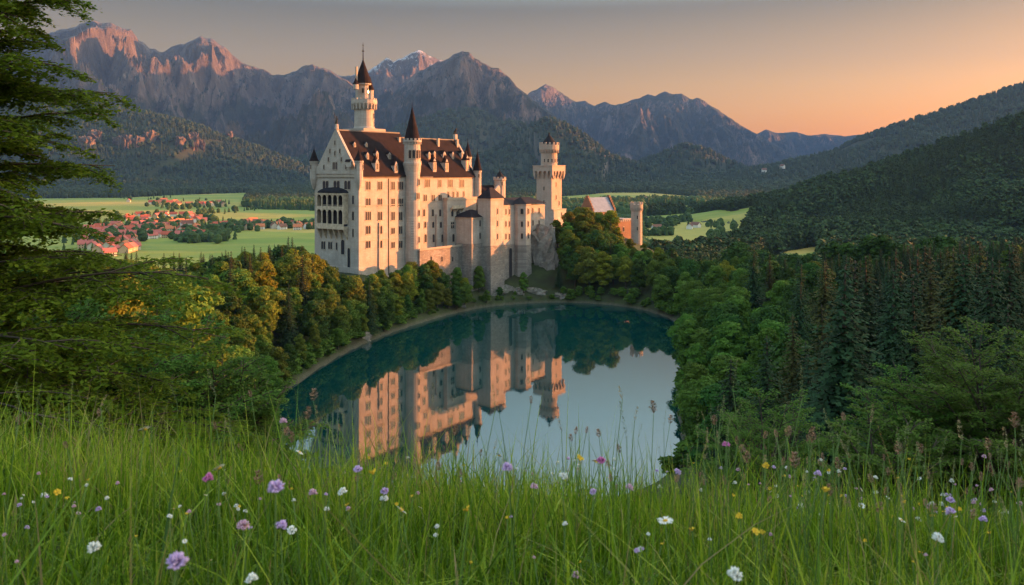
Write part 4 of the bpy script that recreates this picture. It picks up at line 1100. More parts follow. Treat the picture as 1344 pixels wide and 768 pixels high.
def grow(x, y, want, kind, tone, zone, v=None, jitter=12, cap=True, wide=1.0):
    px = CX+F*x/y; z = h1(x, y)
    if px < -60 or px > 1410 or blocked(x, y): return
    if cap:
        j = abs(random.gauss(0, jitter))*(0.35+0.65*min(1, 200/y))
        cy = np.interp(px, CAPX, CAPY)+j
        # the whole width of the crown has to stay under the photo's tree line
        for q in ((-9, 9) if kind == 'broad' else ()): cy = max(cy, np.interp(px+q, CAPX, CAPY)-4)
        if kind == 'spruce' and (px < 405 or px > 900): cy -= random.uniform(4, 15)
        h = min(want, CAMZ-(cy-HOR)/F*y-z)
        if h < 3.2: return
    else: h = want
    if y < 225:
        hw = h*F/y*0.3
        for q in (-1, 0, 1):
            for f in (0.25, 0.6, 0.95):
                if inpoly(np.array([px+q*hw]), np.array([HOR+F*(CAMZ-z-h*f)/y]), LAKEPX)[0]: return
    TREES.append((x, y, z, h, kind, tone, zone, v, wide))
# left bank of the lake
for x, y in scatter([(-30,60),(-44,95),(-46,150),(-56,200),(-57,240),(-50,290),(-44,318),(-60,345),(-100,360),(-160,365),(-260,330),(-200,200),(-110,90),(-40,55)], 6.9, 21, -260, -20, 55, 365, 1.0):
    d = float(lake_dist(np.array([x]), np.array([y]))[0]); r = random.random()
    top = y > 268 and d > 20
    kind = 'spruce' if r < (0.5 if top else 0.12) else 'broad'
    tone = ('needle_rust' if random.random() < 0.42 and top else 'needle_dark') if kind == 'spruce' else (random.choice(['leaf_gold','leaf_gold','leaf_yellowgreen','leaf_green','leaf_dark']) if top else random.choice(['leaf_green','leaf_green','leaf_dark','leaf_green','leaf_yellowgreen']))
    grow(x, y, (7 if d < 6 else 11 if d < 14 else 15)+random.random()*6+(10 if kind == 'spruce' else 0), kind, tone, 'left bank' if not top else 'left ridge')
# in front of and below the palace
for x, y in scatter([(-80,290),(-50,270),(-30,310),(-10,345),(2,375),(6,400),(-30,390),(-60,348),(-92,340)], 4.2, 5, -95, 4, 288, 400, 0.8):
    tone = random.choice(['leaf_green','leaf_yellowgreen','leaf_dark','leaf_green','leaf_gold','leaf_yellowgreen'])
    grow(x, y, (6 if lake_dist(np.array([x]), np.array([y]))[0] < 8 else 12)+random.random()*7, 'broad', tone, 'palace', random.choice([1, 3, 4]), 8)
# right of the palace, under the square tower and round the gatehouse
for x, y in scatter([(14,404),(30,402),(60,388),(75,375),(120,400),(190,450),(180,500),(125,500),(95,478),(70,474),(36,470),(24,440)], 6.0, 6, 10, 200, 375, 510, 1.5):
    px = CX+F*x/y
    tone = random.choice(['leaf_yellowgreen','leaf_green','leaf_gold','leaf_dark','leaf_green'] if y < 440 else ['leaf_gold','leaf_yellowgreen','leaf_yellowgreen','leaf_green'])
    kind = 'spruce' if random.random() < 0.15 else 'broad'
    if kind == 'spruce': tone = 'needle_rust' if random.random() < 0.4 else 'needle_dark'
    grow(x, y, 13+random.random()*9, kind, tone, 'castle hill')
# right bank
for x, y in scatter([(30,150),(36,205),(42,240),(56,290),(66,330),(64,372),(105,410),(190,470),(300,440),(290,330),(160,200),(130,150),(90,95),(60,70),(30,70),(26,110)], 8.0, 7, 20, 310, 65, 480, 0.8):
    d = float(lake_dist(np.array([x]), np.array([y]))[0]); px = CX+F*x/y
    con = random.random() < (0.06 if d < 16 and y > 130 else 0.2 if d < 34 else 0.5)
    if px < 1040: con = con and random.random() < 0.5
    if px > 1090: con = random.random() < 0.85
    if con: grow(x, y, 21+random.random()*9, 'spruce', 'needle_rust' if random.random() < 0.12 else 'needle_dark', 'right wood', wide=1.25)
    else: grow(x, y, 13+random.random()*6, 'broad', random.choice(['leaf_gold','leaf_yellowgreen','leaf_gold','leaf_green']) if y > 320 and d > 22 else random.choice(['leaf_green','leaf_green','leaf_dark']), 'right bank')
# hand placed landmarks
def mark(px, top, Y, kind, tone, v, label_zone, wide=1.0):
    if kind == 'spruce' and px > 1000: wide = 1.35
    x = (px-CX)/F*Y; z = h1(x, Y); h = CAMZ-(top-HOR)/F*Y-z
    if h > 2.5: TREES.append((x, Y, z, h, kind, tone, label_zone, v, wide))
MARKS = [(1143,330,146,'spruce','needle_dark',0,'!broad dark spruce left of the slender one in the right wood'),(1247,318,120,'spruce','needle_rust',2,'!tall brown tinged spruce between the two largest near spruces'),(1298,322,108,'spruce','needle_dark',1,'!dark near spruce second from the right edge'),(1115,332,178,'spruce','needle_dark',3,'!dark spruce rising from the left part of the conifer wood'),(1202,326,133,'spruce','needle_dark',0,'!dark spruce just left of the brownish tall one'),(828,313,440,'broad','leaf_gold',1,'!golden tree at the foot of the slim round tower'),(846,318,438,'broad','leaf_yellowgreen',3,'!yellow green tree just right of the round tower'),(864,324,430,'broad','leaf_gold',4,'!second golden tree right of the round tower'),(882,322,425,'spruce','needle_rust',1,'!rust tipped spruce right of the round tower above the lake'),(748,277,452,'broad','leaf_gold',4,'!tall golden tree between the square tower and the gatehouse'),(786,279,446,'broad','leaf_yellowgreen',2,'!round yellow green crown below the gatehouse roof'),(262,338,296,'spruce','needle_dark',1,'!dark spruce left of the rusty one against the field'),(326,333,300,'spruce','needle_rust',3,'!slim rusty spruce between the rusty and the dark pair'),(410,333,330,'spruce','needle_dark',1,'!dark spruce right under the palace gable corner'),(180,338,260,'spruce','needle_rust',2,'!rusty spruce at the left end of the ridge'),(215,330,300,'spruce','needle_dark',0,'!small dark spruce standing up against the field above the left bank'),
 (299,328,290,'spruce','needle_rust',1,'!rusty spruce poking above the golden trees against the field'),
 (354,319,318,'spruce','needle_dark',2,'!dark pointed spruce, left one of the pair beside the palace gable'),
 (384,309,322,'spruce','needle_dark',0,'!tallest dark spruce just left of the palace gable'),
 (629,349,392,'broad','leaf_green',1,'!rounded bright green tree against the grey retaining wall'),
 (687,356,398,'broad','leaf_green',3,'!small green tree at the foot of the octagonal stone tower'),
 (656,376,396,'broad','leaf_dark',4,'!low bushy tree on the shore rocks below the stone walls'),
 (768,272,436,'broad','leaf_yellowgreen',0,'!big sunlit yellow green tree in front of the gatehouse'),
 (800,276,442,'broad','leaf_gold',1,'!golden tree directly in front of the gatehouse brick gable'),
 (732,287,440,'broad','leaf_yellowgreen',3,'!sunlit tree right at the foot of the square tower'),
 (1270,322,118,'spruce','needle_dark',2,'!large dark spruce near the right edge of the wood'),
 (1325,312,100,'spruce','needle_dark',0,'!very tall near spruce at the right edge of the picture'),
 (1222,330,128,'spruce','needle_rust',3,'!brownish tall spruce third from the right edge'),
 (1180,338,140,'spruce','needle_dark',1,'!slender dark spruce behind the near right wood'),
 (1082,338,205,'spruce','needle_rust',2,'!rust tipped spruce in the middle of the right wood')]
for px, top, Y, k, tn, v, lb in MARKS: mark(px, top, Y, k, tn, v, lb)
TN = {'leaf_green':'fresh green','leaf_dark':'dark green','leaf_gold':'golden','leaf_yellowgreen':'yellow green','needle_dark':'dark','needle_rust':'rust tinged'}
ZN = {'left bank':'on the wooded left bank above the lake','left ridge':'along the top of the left bank before the fields','palace':'on the slope between palace and lake','castle hill':'on the hill below square tower and gatehouse','right wood':'in the wood on the right slope','right bank':'on the bank right of the lake'}
nb = ns = 0
# how much of every tree the picture shows: fill a coarse screen from near to far
TREES.sort(key=lambda t: t[1])
scr = np.zeros((192, 360), bool); area = []
for (x, y, z, h, kind, tone, zone, v, wide) in TREES:
    k_ = F/y/4; cx_ = (CX+F*x/y)/4+8; b_ = (HOR+F*(CAMZ-z)/y)/4; t_ = b_-h*k_; hw = h*k_*(0.3 if kind == 'broad' else 0.18)
    r0, r1, c0_, c1_ = int(max(0, t_)), int(min(150, b_))+1, int(max(0, cx_-hw)), int(min(359, cx_+hw))+1
    sub_ = scr[r0:r1, c0_:c1_]; area.append(float((~sub_).sum())+(1000 if zone[0] == '!' else 0)); 
    m0, m1 = r0+int((r1-r0)*0.15), r1; scr[m0:m1, c0_+(c1_-c0_)//6:c1_-(c1_-c0_)//6] = True
order = {'broad': [], 'spruce': []}
for i in np.argsort(-np.array(area)):
    if area[i] >= 3: order[TREES[i][4]].append(i)
single = set(order['broad'][:290]) | set(order['spruce'][:290]); rest = [TREES[i] for k in order for i in order[k][290:]]
hidden = [i for i in range(len(TREES)) if area[i] < 3]
rest += [TREES[i] for i in hidden[::2]]
# lighter crowns, merged, for the further trees of the same wood
def thin(me, keep, rs, big):
    n = len(me.polygons); co = np.zeros(len(me.vertices)*3, np.float32); me.vertices.foreach_get('co', co); co = co.reshape(n, 4, 3)
    k = rs.choice(n, keep, replace=False); q = co[k]; c = q.mean(1, keepdims=True); return (c+(q-c)*big)
rs = np.random.RandomState(8)
LB = [thin(BROAD[(v, 'leaf_green')][0], 2600, rs, 2.2) for v in range(5)]; LS = [thin(SPR[(v, 'needle_dark')][0], 2400, rs, 2.1) for v in range(4)]
rt_ = []
for _ in range(900):
    d = random.uniform(340, 700); px = random.uniform(868, 1400); x = (px-CX)/F*d
    if x < 105 or px < 868 or h1(x, d)+14 > CAMZ-(np.interp(px, CAPX, CAPY)-(30 if px > 1090 else -6)-HOR)/F*d: continue
    rt_.append((x, d, h1(x, d), random.uniform(14, 24), 'spruce' if random.random() < 0.55 else 'broad', '', '', None, 1))
def merged(name, trees, libs, nom, mat, label):
    Vs, Ts = [], []
    for (x, y, z, h, *_r) in trees:
        L = libs[random.randrange(len(libs))]; a = random.random()*6.283; s = h/nom; ca, sa = math.cos(a)*s*1.1, math.sin(a)*s*1.1
        q = L.reshape(-1, 3); Vs.append(np.stack([q[:,0]*ca-q[:,1]*sa+x, q[:,0]*sa+q[:,1]*ca+y, q[:,2]*s+z], 1)); Ts.append(np.full(len(L), random.random()*0.45)+rs.rand(len(L))*0.5)
    V = np.concatenate(Vs)
    tag(link(name, np_mesh(name, V, np.arange(len(V)).reshape(-1, 4), mat, col=np.concatenate(Ts))), kind='stuff', label=label, cat='trees')
fr = rest+rt_
merged('broadleaf_wood', [t for t in fr if t[4] == 'broad'], LB, NOM_B, M['leaf_dark'], 'dark broadleaf wood filling the slopes behind the nearer trees')
merged('spruce_wood', [t for t in fr if t[4] == 'spruce'], LS, NOM_S, M['needle_dark'], 'dark spruce wood on the slopes right of the lake')
LBf = [thin(BROAD[(v, 'leaf_green')][0], 150, rs, 7.0) for v in range(5)]; LSf = [thin(SPR[(v, 'needle_dark')][0], 150, rs, 7.0) for v in range(4)]
mid = [(a[0], a[1], a[2], a[3], 'spruce' if a[4] else 'broad') for a in NEARWOOD]
merged('hillside_broadleaf_wood', [t for t in mid if t[4] == 'broad'], LBf, NOM_B, M['far_wood'], 'broadleaf wood covering the dark hillside on the right')
merged('hillside_spruce_wood', [t for t in mid if t[4] == 'spruce'], LSf, NOM_S, M['far_wood'], 'spruce wood covering the dark hillside on the right')
sh = []
for i in range(0, len(LK)):
    a, b = LK[i], LK[(i+1) % len(LK)]; L_ = np.hypot(*(b-a)); nrm = np.array([(b-a)[1], -(b-a)[0]])/max(L_, 1e-6)
    for f in np.arange(random.random()*2.4, L_, 2.4):
        for _k in range(2):
            p = a+(b-a)*f/L_+nrm*random.uniform(1.0, 6.0)
            if lake_dist(p[:1], p[1:])[0] < 0.7: p = a+(b-a)*f/L_-nrm*random.uniform(1.0, 6.0)
            if lake_dist(p[:1], p[1:])[0] < 0.7 or p[1] < 165: continue
            px = CX+F*p[0]/p[1]
            if 575 < px < 735 and random.random() < 0.75: continue
            if 768 < px < 878 and p[1] > 350 and random.random() < 0.6: continue
            sh.append((p[0], p[1], h1(p[0], p[1])-0.4, random.uniform(2.2, 5.5) if px < 560 or px > 735 else random.uniform(1.2, 2.6), 'broad'))
LSH = [thin(BROAD[(v, 'leaf_green')][0], 700, rs, 4.0) for v in range(5)]
merged('shoreline_shrubs', sh, [l*np.array([1.5, 1.5, 1.0], np.float32) for l in LSH], NOM_B, M['leaf_green'], 'low green shrubs fringing the lake shore')
print('mid', len(mid), 'shrubs', len(sh)); print('trees', len(TREES), 'single', len(single), 'merged', len(fr))
for (x, y, z, h, kind, tone, zone, v, wide) in [TREES[i] for i in sorted(single)]:
    if kind == 'broad':
        me, tr = BROAD[(random.randrange(5) if v is None else v, tone)]; nm, nom, cat, w_ = 'broadleaf_tree', NOM_B, 'tree', random.uniform(0.9, 1.25)*wide; nb += 1; word = 'broadleaf tree'
        if h < 7: w_ *= 1.25
        pl = 'broadleaf trees'
    else:
        me, tr = SPR[(random.randrange(4) if v is None else v, tone)]; nm, nom, cat, w_ = 'spruce_tree', NOM_S, 'tree', random.uniform(0.85, 1.1)*wide; ns += 1; word = 'spruce'; pl = 'spruces'
        if h < 14: w_ *= 1.2
    if zone[0] == '!': tree(nm, me, tr, x, y, h, nom, zone[1:], cat, None, w_, z)
    else: tree(nm, me, tr, x, y, h, nom, f'{TN[tone]} {word} {ZN[zone]}', cat, f'{TN[tone]} {pl} {ZN[zone]}', w_, z)
print('trees', nb, ns)

# rocks of the shore and the cliffs under the castle walls
def rock_mesh(rs, sx, sy, sz, n=26):
    u = np.linspace(0, 2*np.pi, n, endpoint=False); v = np.linspace(-0.5*np.pi, 0.5*np.pi, n//2)
    U, V_ = np.meshgrid(u, v); d = np.stack([np.cos(V_)*np.cos(U), np.cos(V_)*np.sin(U), np.sin(V_)], -1)
    e = np.sign(d)*np.abs(d)**0.62; o = rs.rand(3)*40
    q = ridged(d[...,0]*1.7+d[...,2]*1.3+o[0], d[...,1]*1.7-d[...,2]+o[1], 5)*0.3+0.14*np.round(2*perlin(d[...,0]*2+o[2], d[...,2]*3))
    p = e*(0.75+q)[..., None]*np.array([sx, sy, sz]); p[:, -1] = p[:, -1]
    f = grid_faces(n, n//2).tolist() + [[j*n+n-1, j*n, (j+1)*n, (j+1)*n+n-1] for j in range(n//2-1)]
    return np_mesh('rock', p.reshape(-1, 3), np.array(f), M['rock'])
ROCKS = [(711,430,20,7,6,13,'dark rock cliff under the right hand block of the castle wing'),(722,428,12,6,6,8,'lower shoulder of rock right of the castle cliff'),
 (612,399,5,6,4,6,'pale rock knob below the grey retaining wall'),(590,384,4,5,4,4,'pale boulder among the trees under the palace'),
 (640,400,2.5,6,3.5,3.6,'pale shore rock left of the square stone tower foot'),(664,402,2.5,7,3.5,4,'broad pale shore rock below the tower block'),
 (681,402,2.2,5,3,3.5,'cracked shore rock below the octagonal tower'),(700,403,2,6,3,3.4,'flat shore rock under the dark cliff'),(738,402,1.5,5,3,2.6,'low shore rock at the right end of the rocks'),
 (601,376,1.4,4,2.2,2.2,'small pale shore rock near the middle trees'),(476,306,1.2,3,2,2,'bare pale rock on the left shoreline'),(572,368,1.2,4,2,2.4,'grey shoreline rock under the palace trees')]
for i, (px, Y, zc_, sx, sy, sz, lb) in enumerate(ROCKS):
    x = (px-CX)/F*Y; o = link('shore_rock', rock_mesh(np.random.RandomState(100+i), sx, sy, sz)); o.location = (x, Y, zc_); o.rotation_euler = (0, 0, i*1.3)
    tag(o, lb, 'rock', 'rocks along the foot of the castle')
# sunlit crags in the forest on the far left hill
cr_i = 0
for px, py, w_, h_ in ((110,192,45,60),(122,185,40,70),(150,190,28,50),(163,194,38,85),(180,192,28,60),(197,187,32,75),(236,192,28,60),(252,190,34,85),(262,193,22,50),(300,178,20,30)):
    lo, hi = 4600, 5600
    for Y in np.arange(4500, 5700, 10):
        x = (px-CX)/F*Y; z = CAMZ-(py-HOR)/F*Y
        if h1(x, Y) > z: break
    o = link('crag', rock_mesh(np.random.RandomState(300+cr_i), w_*0.9, 45, h_*0.85, 40)); o.data.materials[0] = M['crag']; o.location = (x, Y+22, z); o.rotation_euler = (0, 0, 0.5*math.sin(cr_i))
    tag(o, 'pale rock crag in the forest of the distant left hill', 'crag', 'crags on the distant left hill'); cr_i += 1
# ------------------------------------------------------------ villages
def housemat(name, c): return plain(name, c, 0.9, 0.1)
HW = [housemat('render_cream', (0.62,0.54,0.42)), housemat('render_white', (0.70,0.67,0.60)), housemat('render_ochre', (0.55,0.40,0.24))]
HR = [housemat('tile_red', (0.42,0.10,0.06)), housemat('tile_orange', (0.48,0.17,0.08)), housemat('tile_pink', (0.45,0.14,0.11)), housemat('tile_brown', (0.20,0.10,0.07))]
HM = {}
for a in range(3):
    for b in range(4):
        for v, (L, W_, hh, rr) in enumerate(((13, 9, 5.5, 4.0), (16, 10, 6.0, 4.6))):
            wl = MB().box(-L/2, L/2, -W_/2, W_/2, -1, hh).prism([(-W_/2, hh), (W_/2, hh), (0, hh+rr-0.3)], 'x', -L/2, L/2)
            ro = MB().prism([(-W_/2-0.8, hh-0.45), (0, hh+rr), (W_/2+0.8, hh-0.45), (W_/2+0.8, hh-0.1), (0, hh+rr+0.4), (-W_/2-0.8, hh-0.1)], 'x', -L/2-0.7, L/2+0.7)
            wi = MB()
            for k in range(4):
                for z in (1.0, 3.5): wi.box(-L/2+1.5+k*(L-3)/4, -L/2+2.6+k*(L-3)/4, -W_/2-0.06, -W_/2-0.01, z, z+1.3)
            HM[(a, b, v)] = (wl.mesh('walls', HW[a]), ro.mesh('roof', HR[b]), wi.mesh('windows', M['glass']))
random.seed(9)
VILLAGE = [([(165,284),(205,281),(262,285),(292,303),(288,312),(240,312),(200,316),(175,310)], 75, 'in the main village', 'houses of the main village', 0),
 ([(100,303),(160,298),(195,306),(178,330),(140,338),(108,326)], 55, 'at the near left edge of the village', 'houses at the left edge of the village', 0),
 ([(292,298),(330,293),(372,295),(416,297),(416,302),(330,303),(292,304)], 34, 'in the thin row of houses left of the palace', 'houses in the thin row left of the palace', 2),
 ([(155,264),(235,265),(300,268),(300,272),(200,270)], 22, 'in the hamlet far behind the main village', 'houses of the far hamlet', 1),
 ([(362,268),(414,271),(414,276),(362,273)], 12, 'in the far hamlet beside the palace gable', 'houses of the hamlet by the gable', 2)]
CW = ['cream', 'white', 'ochre']; CR = ['red', 'orange', 'pink red', 'brown']
placed = []
for poly, n, where, group, mode in VILLAGE:
    xs_, ys_ = [p[0] for p in poly], [p[1] for p in poly]; k = 0; tries = 0
    while k < n and tries < 4000:
        tries += 1
        px, py = random.uniform(min(xs_), max(xs_)), random.uniform(min(ys_), max(ys_))
        if not inpoly(np.array([px]), np.array([py]), poly)[0]: continue
        x, y = W2(px, py)
        if any((x-q[0])**2+(y-q[1])**2 < 15**2 for q in placed): continue
        placed.append((x, y)); k += 1
        b = random.choice([0, 1, 2, 2, 0]) if mode == 0 else random.choice([3, 0, 3, 1]); a = random.randrange(3)
        wl, ro, wi = HM[(a, b, random.randrange(2))]
        o = empty('village_house', (x, y, h1(x, y)), random.choice([0.2, 0.5, 1.7, 2.0, 0.9])+random.gauss(0, 0.12), f'{CW[a]} house with {CR[b]} tiled roof {where}', 'house', group)
        o.scale = (1.1,)*3 if mode != 1 else (1.25,)*3
        link('walls', wl, o); link('roof', ro, o)
        if y < 1600: link('windows', wi, o)
# village church and hay barns
x, y = W2(246, 300); ch = empty('village_church', (x, y, h1(x, y)), 0.4, 'small white church with pointed red steeple in the main village', 'church')
MB().box(-10, 10, -5, 5, -1, 9).build('nave', HW[1], ch); MB().prism([(-5.6, 8.6), (5.6, 8.6), (0, 15)], 'x', -10.4, 10.4).build('roof', HR[3], ch)
MB().box(10, 15, -2.5, 2.5, -1, 17).build('bell_tower', HW[1], ch); MB().cone(12.5, 0, 3.9, 17, 26, 4, math.pi/4).build('steeple', HR[0], ch)
FARM = [(862,303,'brown farmhouse in the green field right of the castle'),(905,302,'pale farmhouse on the far field edge right of the castle'),(913,300,'small barn beside the pale farmhouse right of the castle'),(846,262,'tiny far barn on the upper right field'),(880,262,'lone far farmhouse on the upper right field'),(1027,243.5,'white speck of a house in the far dark forest'),(1003,236,'most distant white house in the valley forest')]
for i, (px, py, lb) in enumerate(FARM):
    x, y = W2(px, py) if py > 245 else ((px-CX)/F*4900, 4900)
    wl, ro, wi = HM[(1, 3, 1)]
    z = h1(x, y)
    o = empty('farm_house', (x, y, z+(18 if py < 245 else 0)), 0.3+i, lb, 'farmhouse'); 
    if py < 245: o.scale = (1.6, 1.6, 2.2)
    link('walls', wl, o); link('roof', ro, o)

# ------------------------------------------------------------ leaf sprays of the near tree and bush
def spray(rs, start, direction, L, P_, N_, Tn, wood_, r0, leaves, depth=0, droop=0.25, flat=0.12):
    """a branch that carries flat fans of leaves"""
    d = Vector(direction).normalized(); p = Vector(start); n = 7; pts = [p.copy()]
    for i in range(n):
        d = (d+Vector((rs.randn()*0.07, rs.randn()*0.07, -droop*(i/n)**1.2*0.35+rs.randn()*0.03))).normalized(); p = p+d*(L/n); pts.append(p.copy())
    wood_.tube([tuple(q) for q in pts], [r0*(1-0.85*i/n) for i in range(n+1)], 5 if depth else 7)
    if depth < 2:
        k = 9 if depth == 0 else 6
        for i in range(k):
            f = 0.18+0.8*i/k; a = int(f*n); q = pts[a].lerp(pts[min(a+1, n)], f*n-a)
            dd = (pts[min(a+1, n)]-pts[a]).normalized(); side = dd.cross(Vector((0, 0, 1))).normalized()*(1 if i % 2 else -1)
            nd = dd*0.75+side*(0.75+0.2*rs.rand())+Vector((0, 0, 0.10*rs.randn()))
            spray(rs, q, nd, L*(0.46 if depth == 0 else 0.42)*(1.15-f*0.7), P_, N_, Tn, wood_, r0*0.35, leaves, depth+1, droop*1.2, flat)
    if depth > 0:
        m = max(10, int(leaves*L)); t = rs.rand(m)**0.8; idx = np.minimum((t*n).astype(int), n-1); fr = t*n-idx
        A = np.array([tuple(q) for q in pts]); B = A[idx]*(1-fr[:, None])+A[idx+1]*fr[:, None]
        dd = (A[idx+1]-A[idx]); dd /= np.linalg.norm(dd, axis=1, keepdims=True); sd = np.cross(dd, [0, 0, 1.0]); sd /= np.linalg.norm(sd, axis=1, keepdims=True)+1e-6
        off = (rs.rand(m)-0.5)*0.34*(0.5+0.5*(1-t))
        B = B+sd*off[:, None]+np.stack([rs.randn(m)*0.03, rs.randn(m)*0.03, -np.abs(off)*0.35+rs.randn(m)*flat*0.25], 1)
        P_.append(B); N_.append(np.stack([rs.randn(m)*0.38, rs.randn(m)*0.38-0.12, np.ones(m)], 1)); Tn.append(0.35+0.35*rs.rand(m)+0.25*t)
def leafy(rs, specs, leaves, size, matname, name='crown', aspect=0.55, droop=0.25):
    P_, N_, Tn, wd_ = [], [], [], MB()
    for (st, di, L, r0) in specs: spray(rs, st, di, L, P_, N_, Tn, wd_, r0, leaves, 0, droop)
    P_ = np.concatenate(P_); N_ = np.concatenate(N_); V, Fc = quads(P_, N_, size, rs, aspect)
    return np_mesh(name, V, Fc, M[matname], col=np.concatenate(Tn)), wd_
rs = np.random.RandomState(77)
TX, TY = -10.6, 13.2; tz = h1(TX, TY)
specs = []
# (height above camera level, reach, droop, count)
for z, reach in ((-4.9, 5.6), (-4.5, 5.9), (-4.1, 6.0), (-3.7, 6.1), (-3.3, 6.0), (-2.9, 6.0), (-2.5, 5.9), (-2.1, 5.7), (-1.7, 5.5), (-1.3, 4.58), (-0.9, 4.31), (-0.5, 4.14), (-0.1, 4.05), (0.3, 3.96), (0.7, 3.96), (1.1, 4.05), (1.5, 3.96), (1.9, 3.7), (2.4, 3.26), (3.0, 3.78), (3.3, 3.7), (2.1, 3.78), (2.7, 3.52), (1.7, 4.05), (4.0, 3.52), (4.6, 3.87), (5.2, 3.08)):
    for j in range(3):
        a = R(-42+rs.rand()*84)
        specs.append(((TX+0.1, TY, CAMZ+z-0.9+rs.randn()*0.15), (math.cos(a), math.sin(a), 0.28+0.1*rs.randn()), reach*(0.9+0.16*rs.rand())*(1, 0.85, 0.7)[j], 0.045))
for k in range(10):
    a = R(60+rs.rand()*240); specs.append(((TX, TY, CAMZ-3+k*0.8), (math.cos(a), math.sin(a), 0.3), 4.5, 0.06))
crown, limbs = leafy(rs, specs, 80, 0.043, 'near_leaf', droop=0.45)
bt = empty('beech_tree', (0, 0, 0), 0, 'near tree with drooping layers of small green leaves filling the left edge', 'tree')
limbs.tube([(TX, TY, tz-1), (TX+0.05, TY, tz+2), (TX-0.1, TY+0.1, CAMZ), (TX, TY, CAMZ+3.5), (TX+0.1, TY, CAMZ+7)], [0.38, 0.3, 0.24, 0.16, 0.05], 10)
limbs.build('trunk', M['bark'], bt, True); link('crown', crown, bt)
print('near leaves', len(crown.polygons))
# the leafy bush on the right
rs = np.random.RandomState(12)
def bush(bx, by, ztop, spread, label, n=26, sd=1, leaves=60, size=0.045):
    rs = np.random.RandomState(sd); z0 = h1(bx, by); hh = ztop-z0; specs = []
    for k in range(n):
        f = k/n; a = k*2.4; tilt = 0.35+1.3*(1-f)
        specs.append(((bx+0.15*math.cos(a), by+0.15*math.sin(a), z0+hh*(0.05+0.55*f)), (math.cos(a)*(1.1-0.8*f), math.sin(a)*(1.1-0.8*f), 0.45+0.7*f), (spread*(1.15-0.55*f)+hh*0.35*f), 0.05))
    c_, l_ = leafy(rs, specs, leaves, size, 'bush_leaf', droop=0.35)
    l_.tube([(bx, by, z0-0.6), (bx, by, z0+hh*0.4), (bx+0.1, by, z0+hh*0.8)], [0.16, 0.12, 0.04], 7)
    o = empty('hazel_bush', (0, 0, 0), 0, label, 'bush'); l_.build('trunk', M['bark'], o, True); link('crown', c_, o); return o
def busht(px, top, Y, spread, label, **k): return bush((px-CX)/F*Y, Y, CAMZ-(top-HOR)/F*Y, spread, label, **k)
busht(1300, 500, 24, 3.6, 'large fresh green leafy bush at the right edge above the meadow', sd=1, n=34)
busht(1225, 530, 25, 2.8, 'leafy green bush left of the largest bush on the right', sd=2)
busht(1160, 590, 22, 2.2, 'low green bush just behind the meadow grass on the right', sd=3, n=20)
busht(60, 490, 17, 3.0, 'broad leafy bush under the near tree on the left', sd=4, n=30)
busht(190, 480, 21, 3.2, 'rounded leafy bush beside the left tree above the meadow', sd=5, n=30)
busht(285, 520, 22, 2.6, 'smaller leafy bush on the left just before the lake corner', sd=6, n=24)
busht(1010, 560, 30, 3.0, 'dark leafy bush at the meadow edge right of the lake', sd=8, n=24)

# ------------------------------------------------------------ meadow grass
def grassmat(name, c0, c1, c2, trans=0.35):
    m = NT(name); t = m.n('Attribute', attribute_name='tone')
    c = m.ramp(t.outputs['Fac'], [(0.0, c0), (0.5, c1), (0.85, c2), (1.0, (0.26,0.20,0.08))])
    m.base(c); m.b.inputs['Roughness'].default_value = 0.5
    tr = m.n('BsdfTranslucent'); m.l(c, tr.inputs[0]); mx = m.n('MixShader'); mx.inputs[0].default_value = trans
    m.l(m.b.outputs[0], mx.inputs[1]); m.l(tr.outputs[0], mx.inputs[2]); m.l(mx.outputs[0], m.out.inputs[0]); return m.m
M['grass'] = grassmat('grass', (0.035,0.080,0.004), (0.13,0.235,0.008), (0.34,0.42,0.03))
M['stem'] = plain('stem', (0.09,0.15,0.03), 0.6)
def blades(x, y, h, w, lean, rs, seg=4, tone=None, curl=1.0):
    n = len(x); z = meadow(x, y)*1.0; z = H(x, y)-0.02
    a = rs.rand(n)*6.283; la = rs.rand(n)*6.283; t = np.linspace(0, 1, seg+1)
    V = np.zeros((n, seg+1, 2, 3)); T = np.zeros((n, seg))
    for i, ti in enumerate(t):
        cx = x+lean*h*np.cos(la)*ti**2*curl; cy = y+lean*h*np.sin(la)*ti**2*curl; cz = z+h*ti*(1-0.35*lean*ti)
        ww = w*(1-ti**1.6)*0.5+0.0001
        for s, sg in ((0, -1), (1, 1)):
            V[:, i, s, 0] = cx+sg*ww*np.cos(a); V[:, i, s, 1] = cy+sg*ww*np.sin(a); V[:, i, s, 2] = cz
    b = np.arange(n)[:, None]*(seg+1)*2; q = np.array([[2*i, 2*i+1, 2*i+3, 2*i+2] for i in range(seg)])
    Fc = (b[:, :, None]+q[None]).reshape(-1, 4)
    tn = (rs.rand(n) if tone is None else tone)[:, None]*np.ones(seg)+np.linspace(-0.12, 0.14, seg)  # tips toned brighter: a warm backlit highlight put into the colour
    return V.reshape(-1, 3), Fc, np.clip(tn, 0, 1).ravel()
rs = np.random.RandomState(4)
def field_pts(n, d0, d1, pw=1.5, wide=0.72, edge=1.2):
    y = d0+(d1-d0)*rs.rand(n)**pw; x = (rs.rand(n)*2-1)*(wide*y+edge); return x, y
Vs, Fs, Ts = [], [], []; off = 0
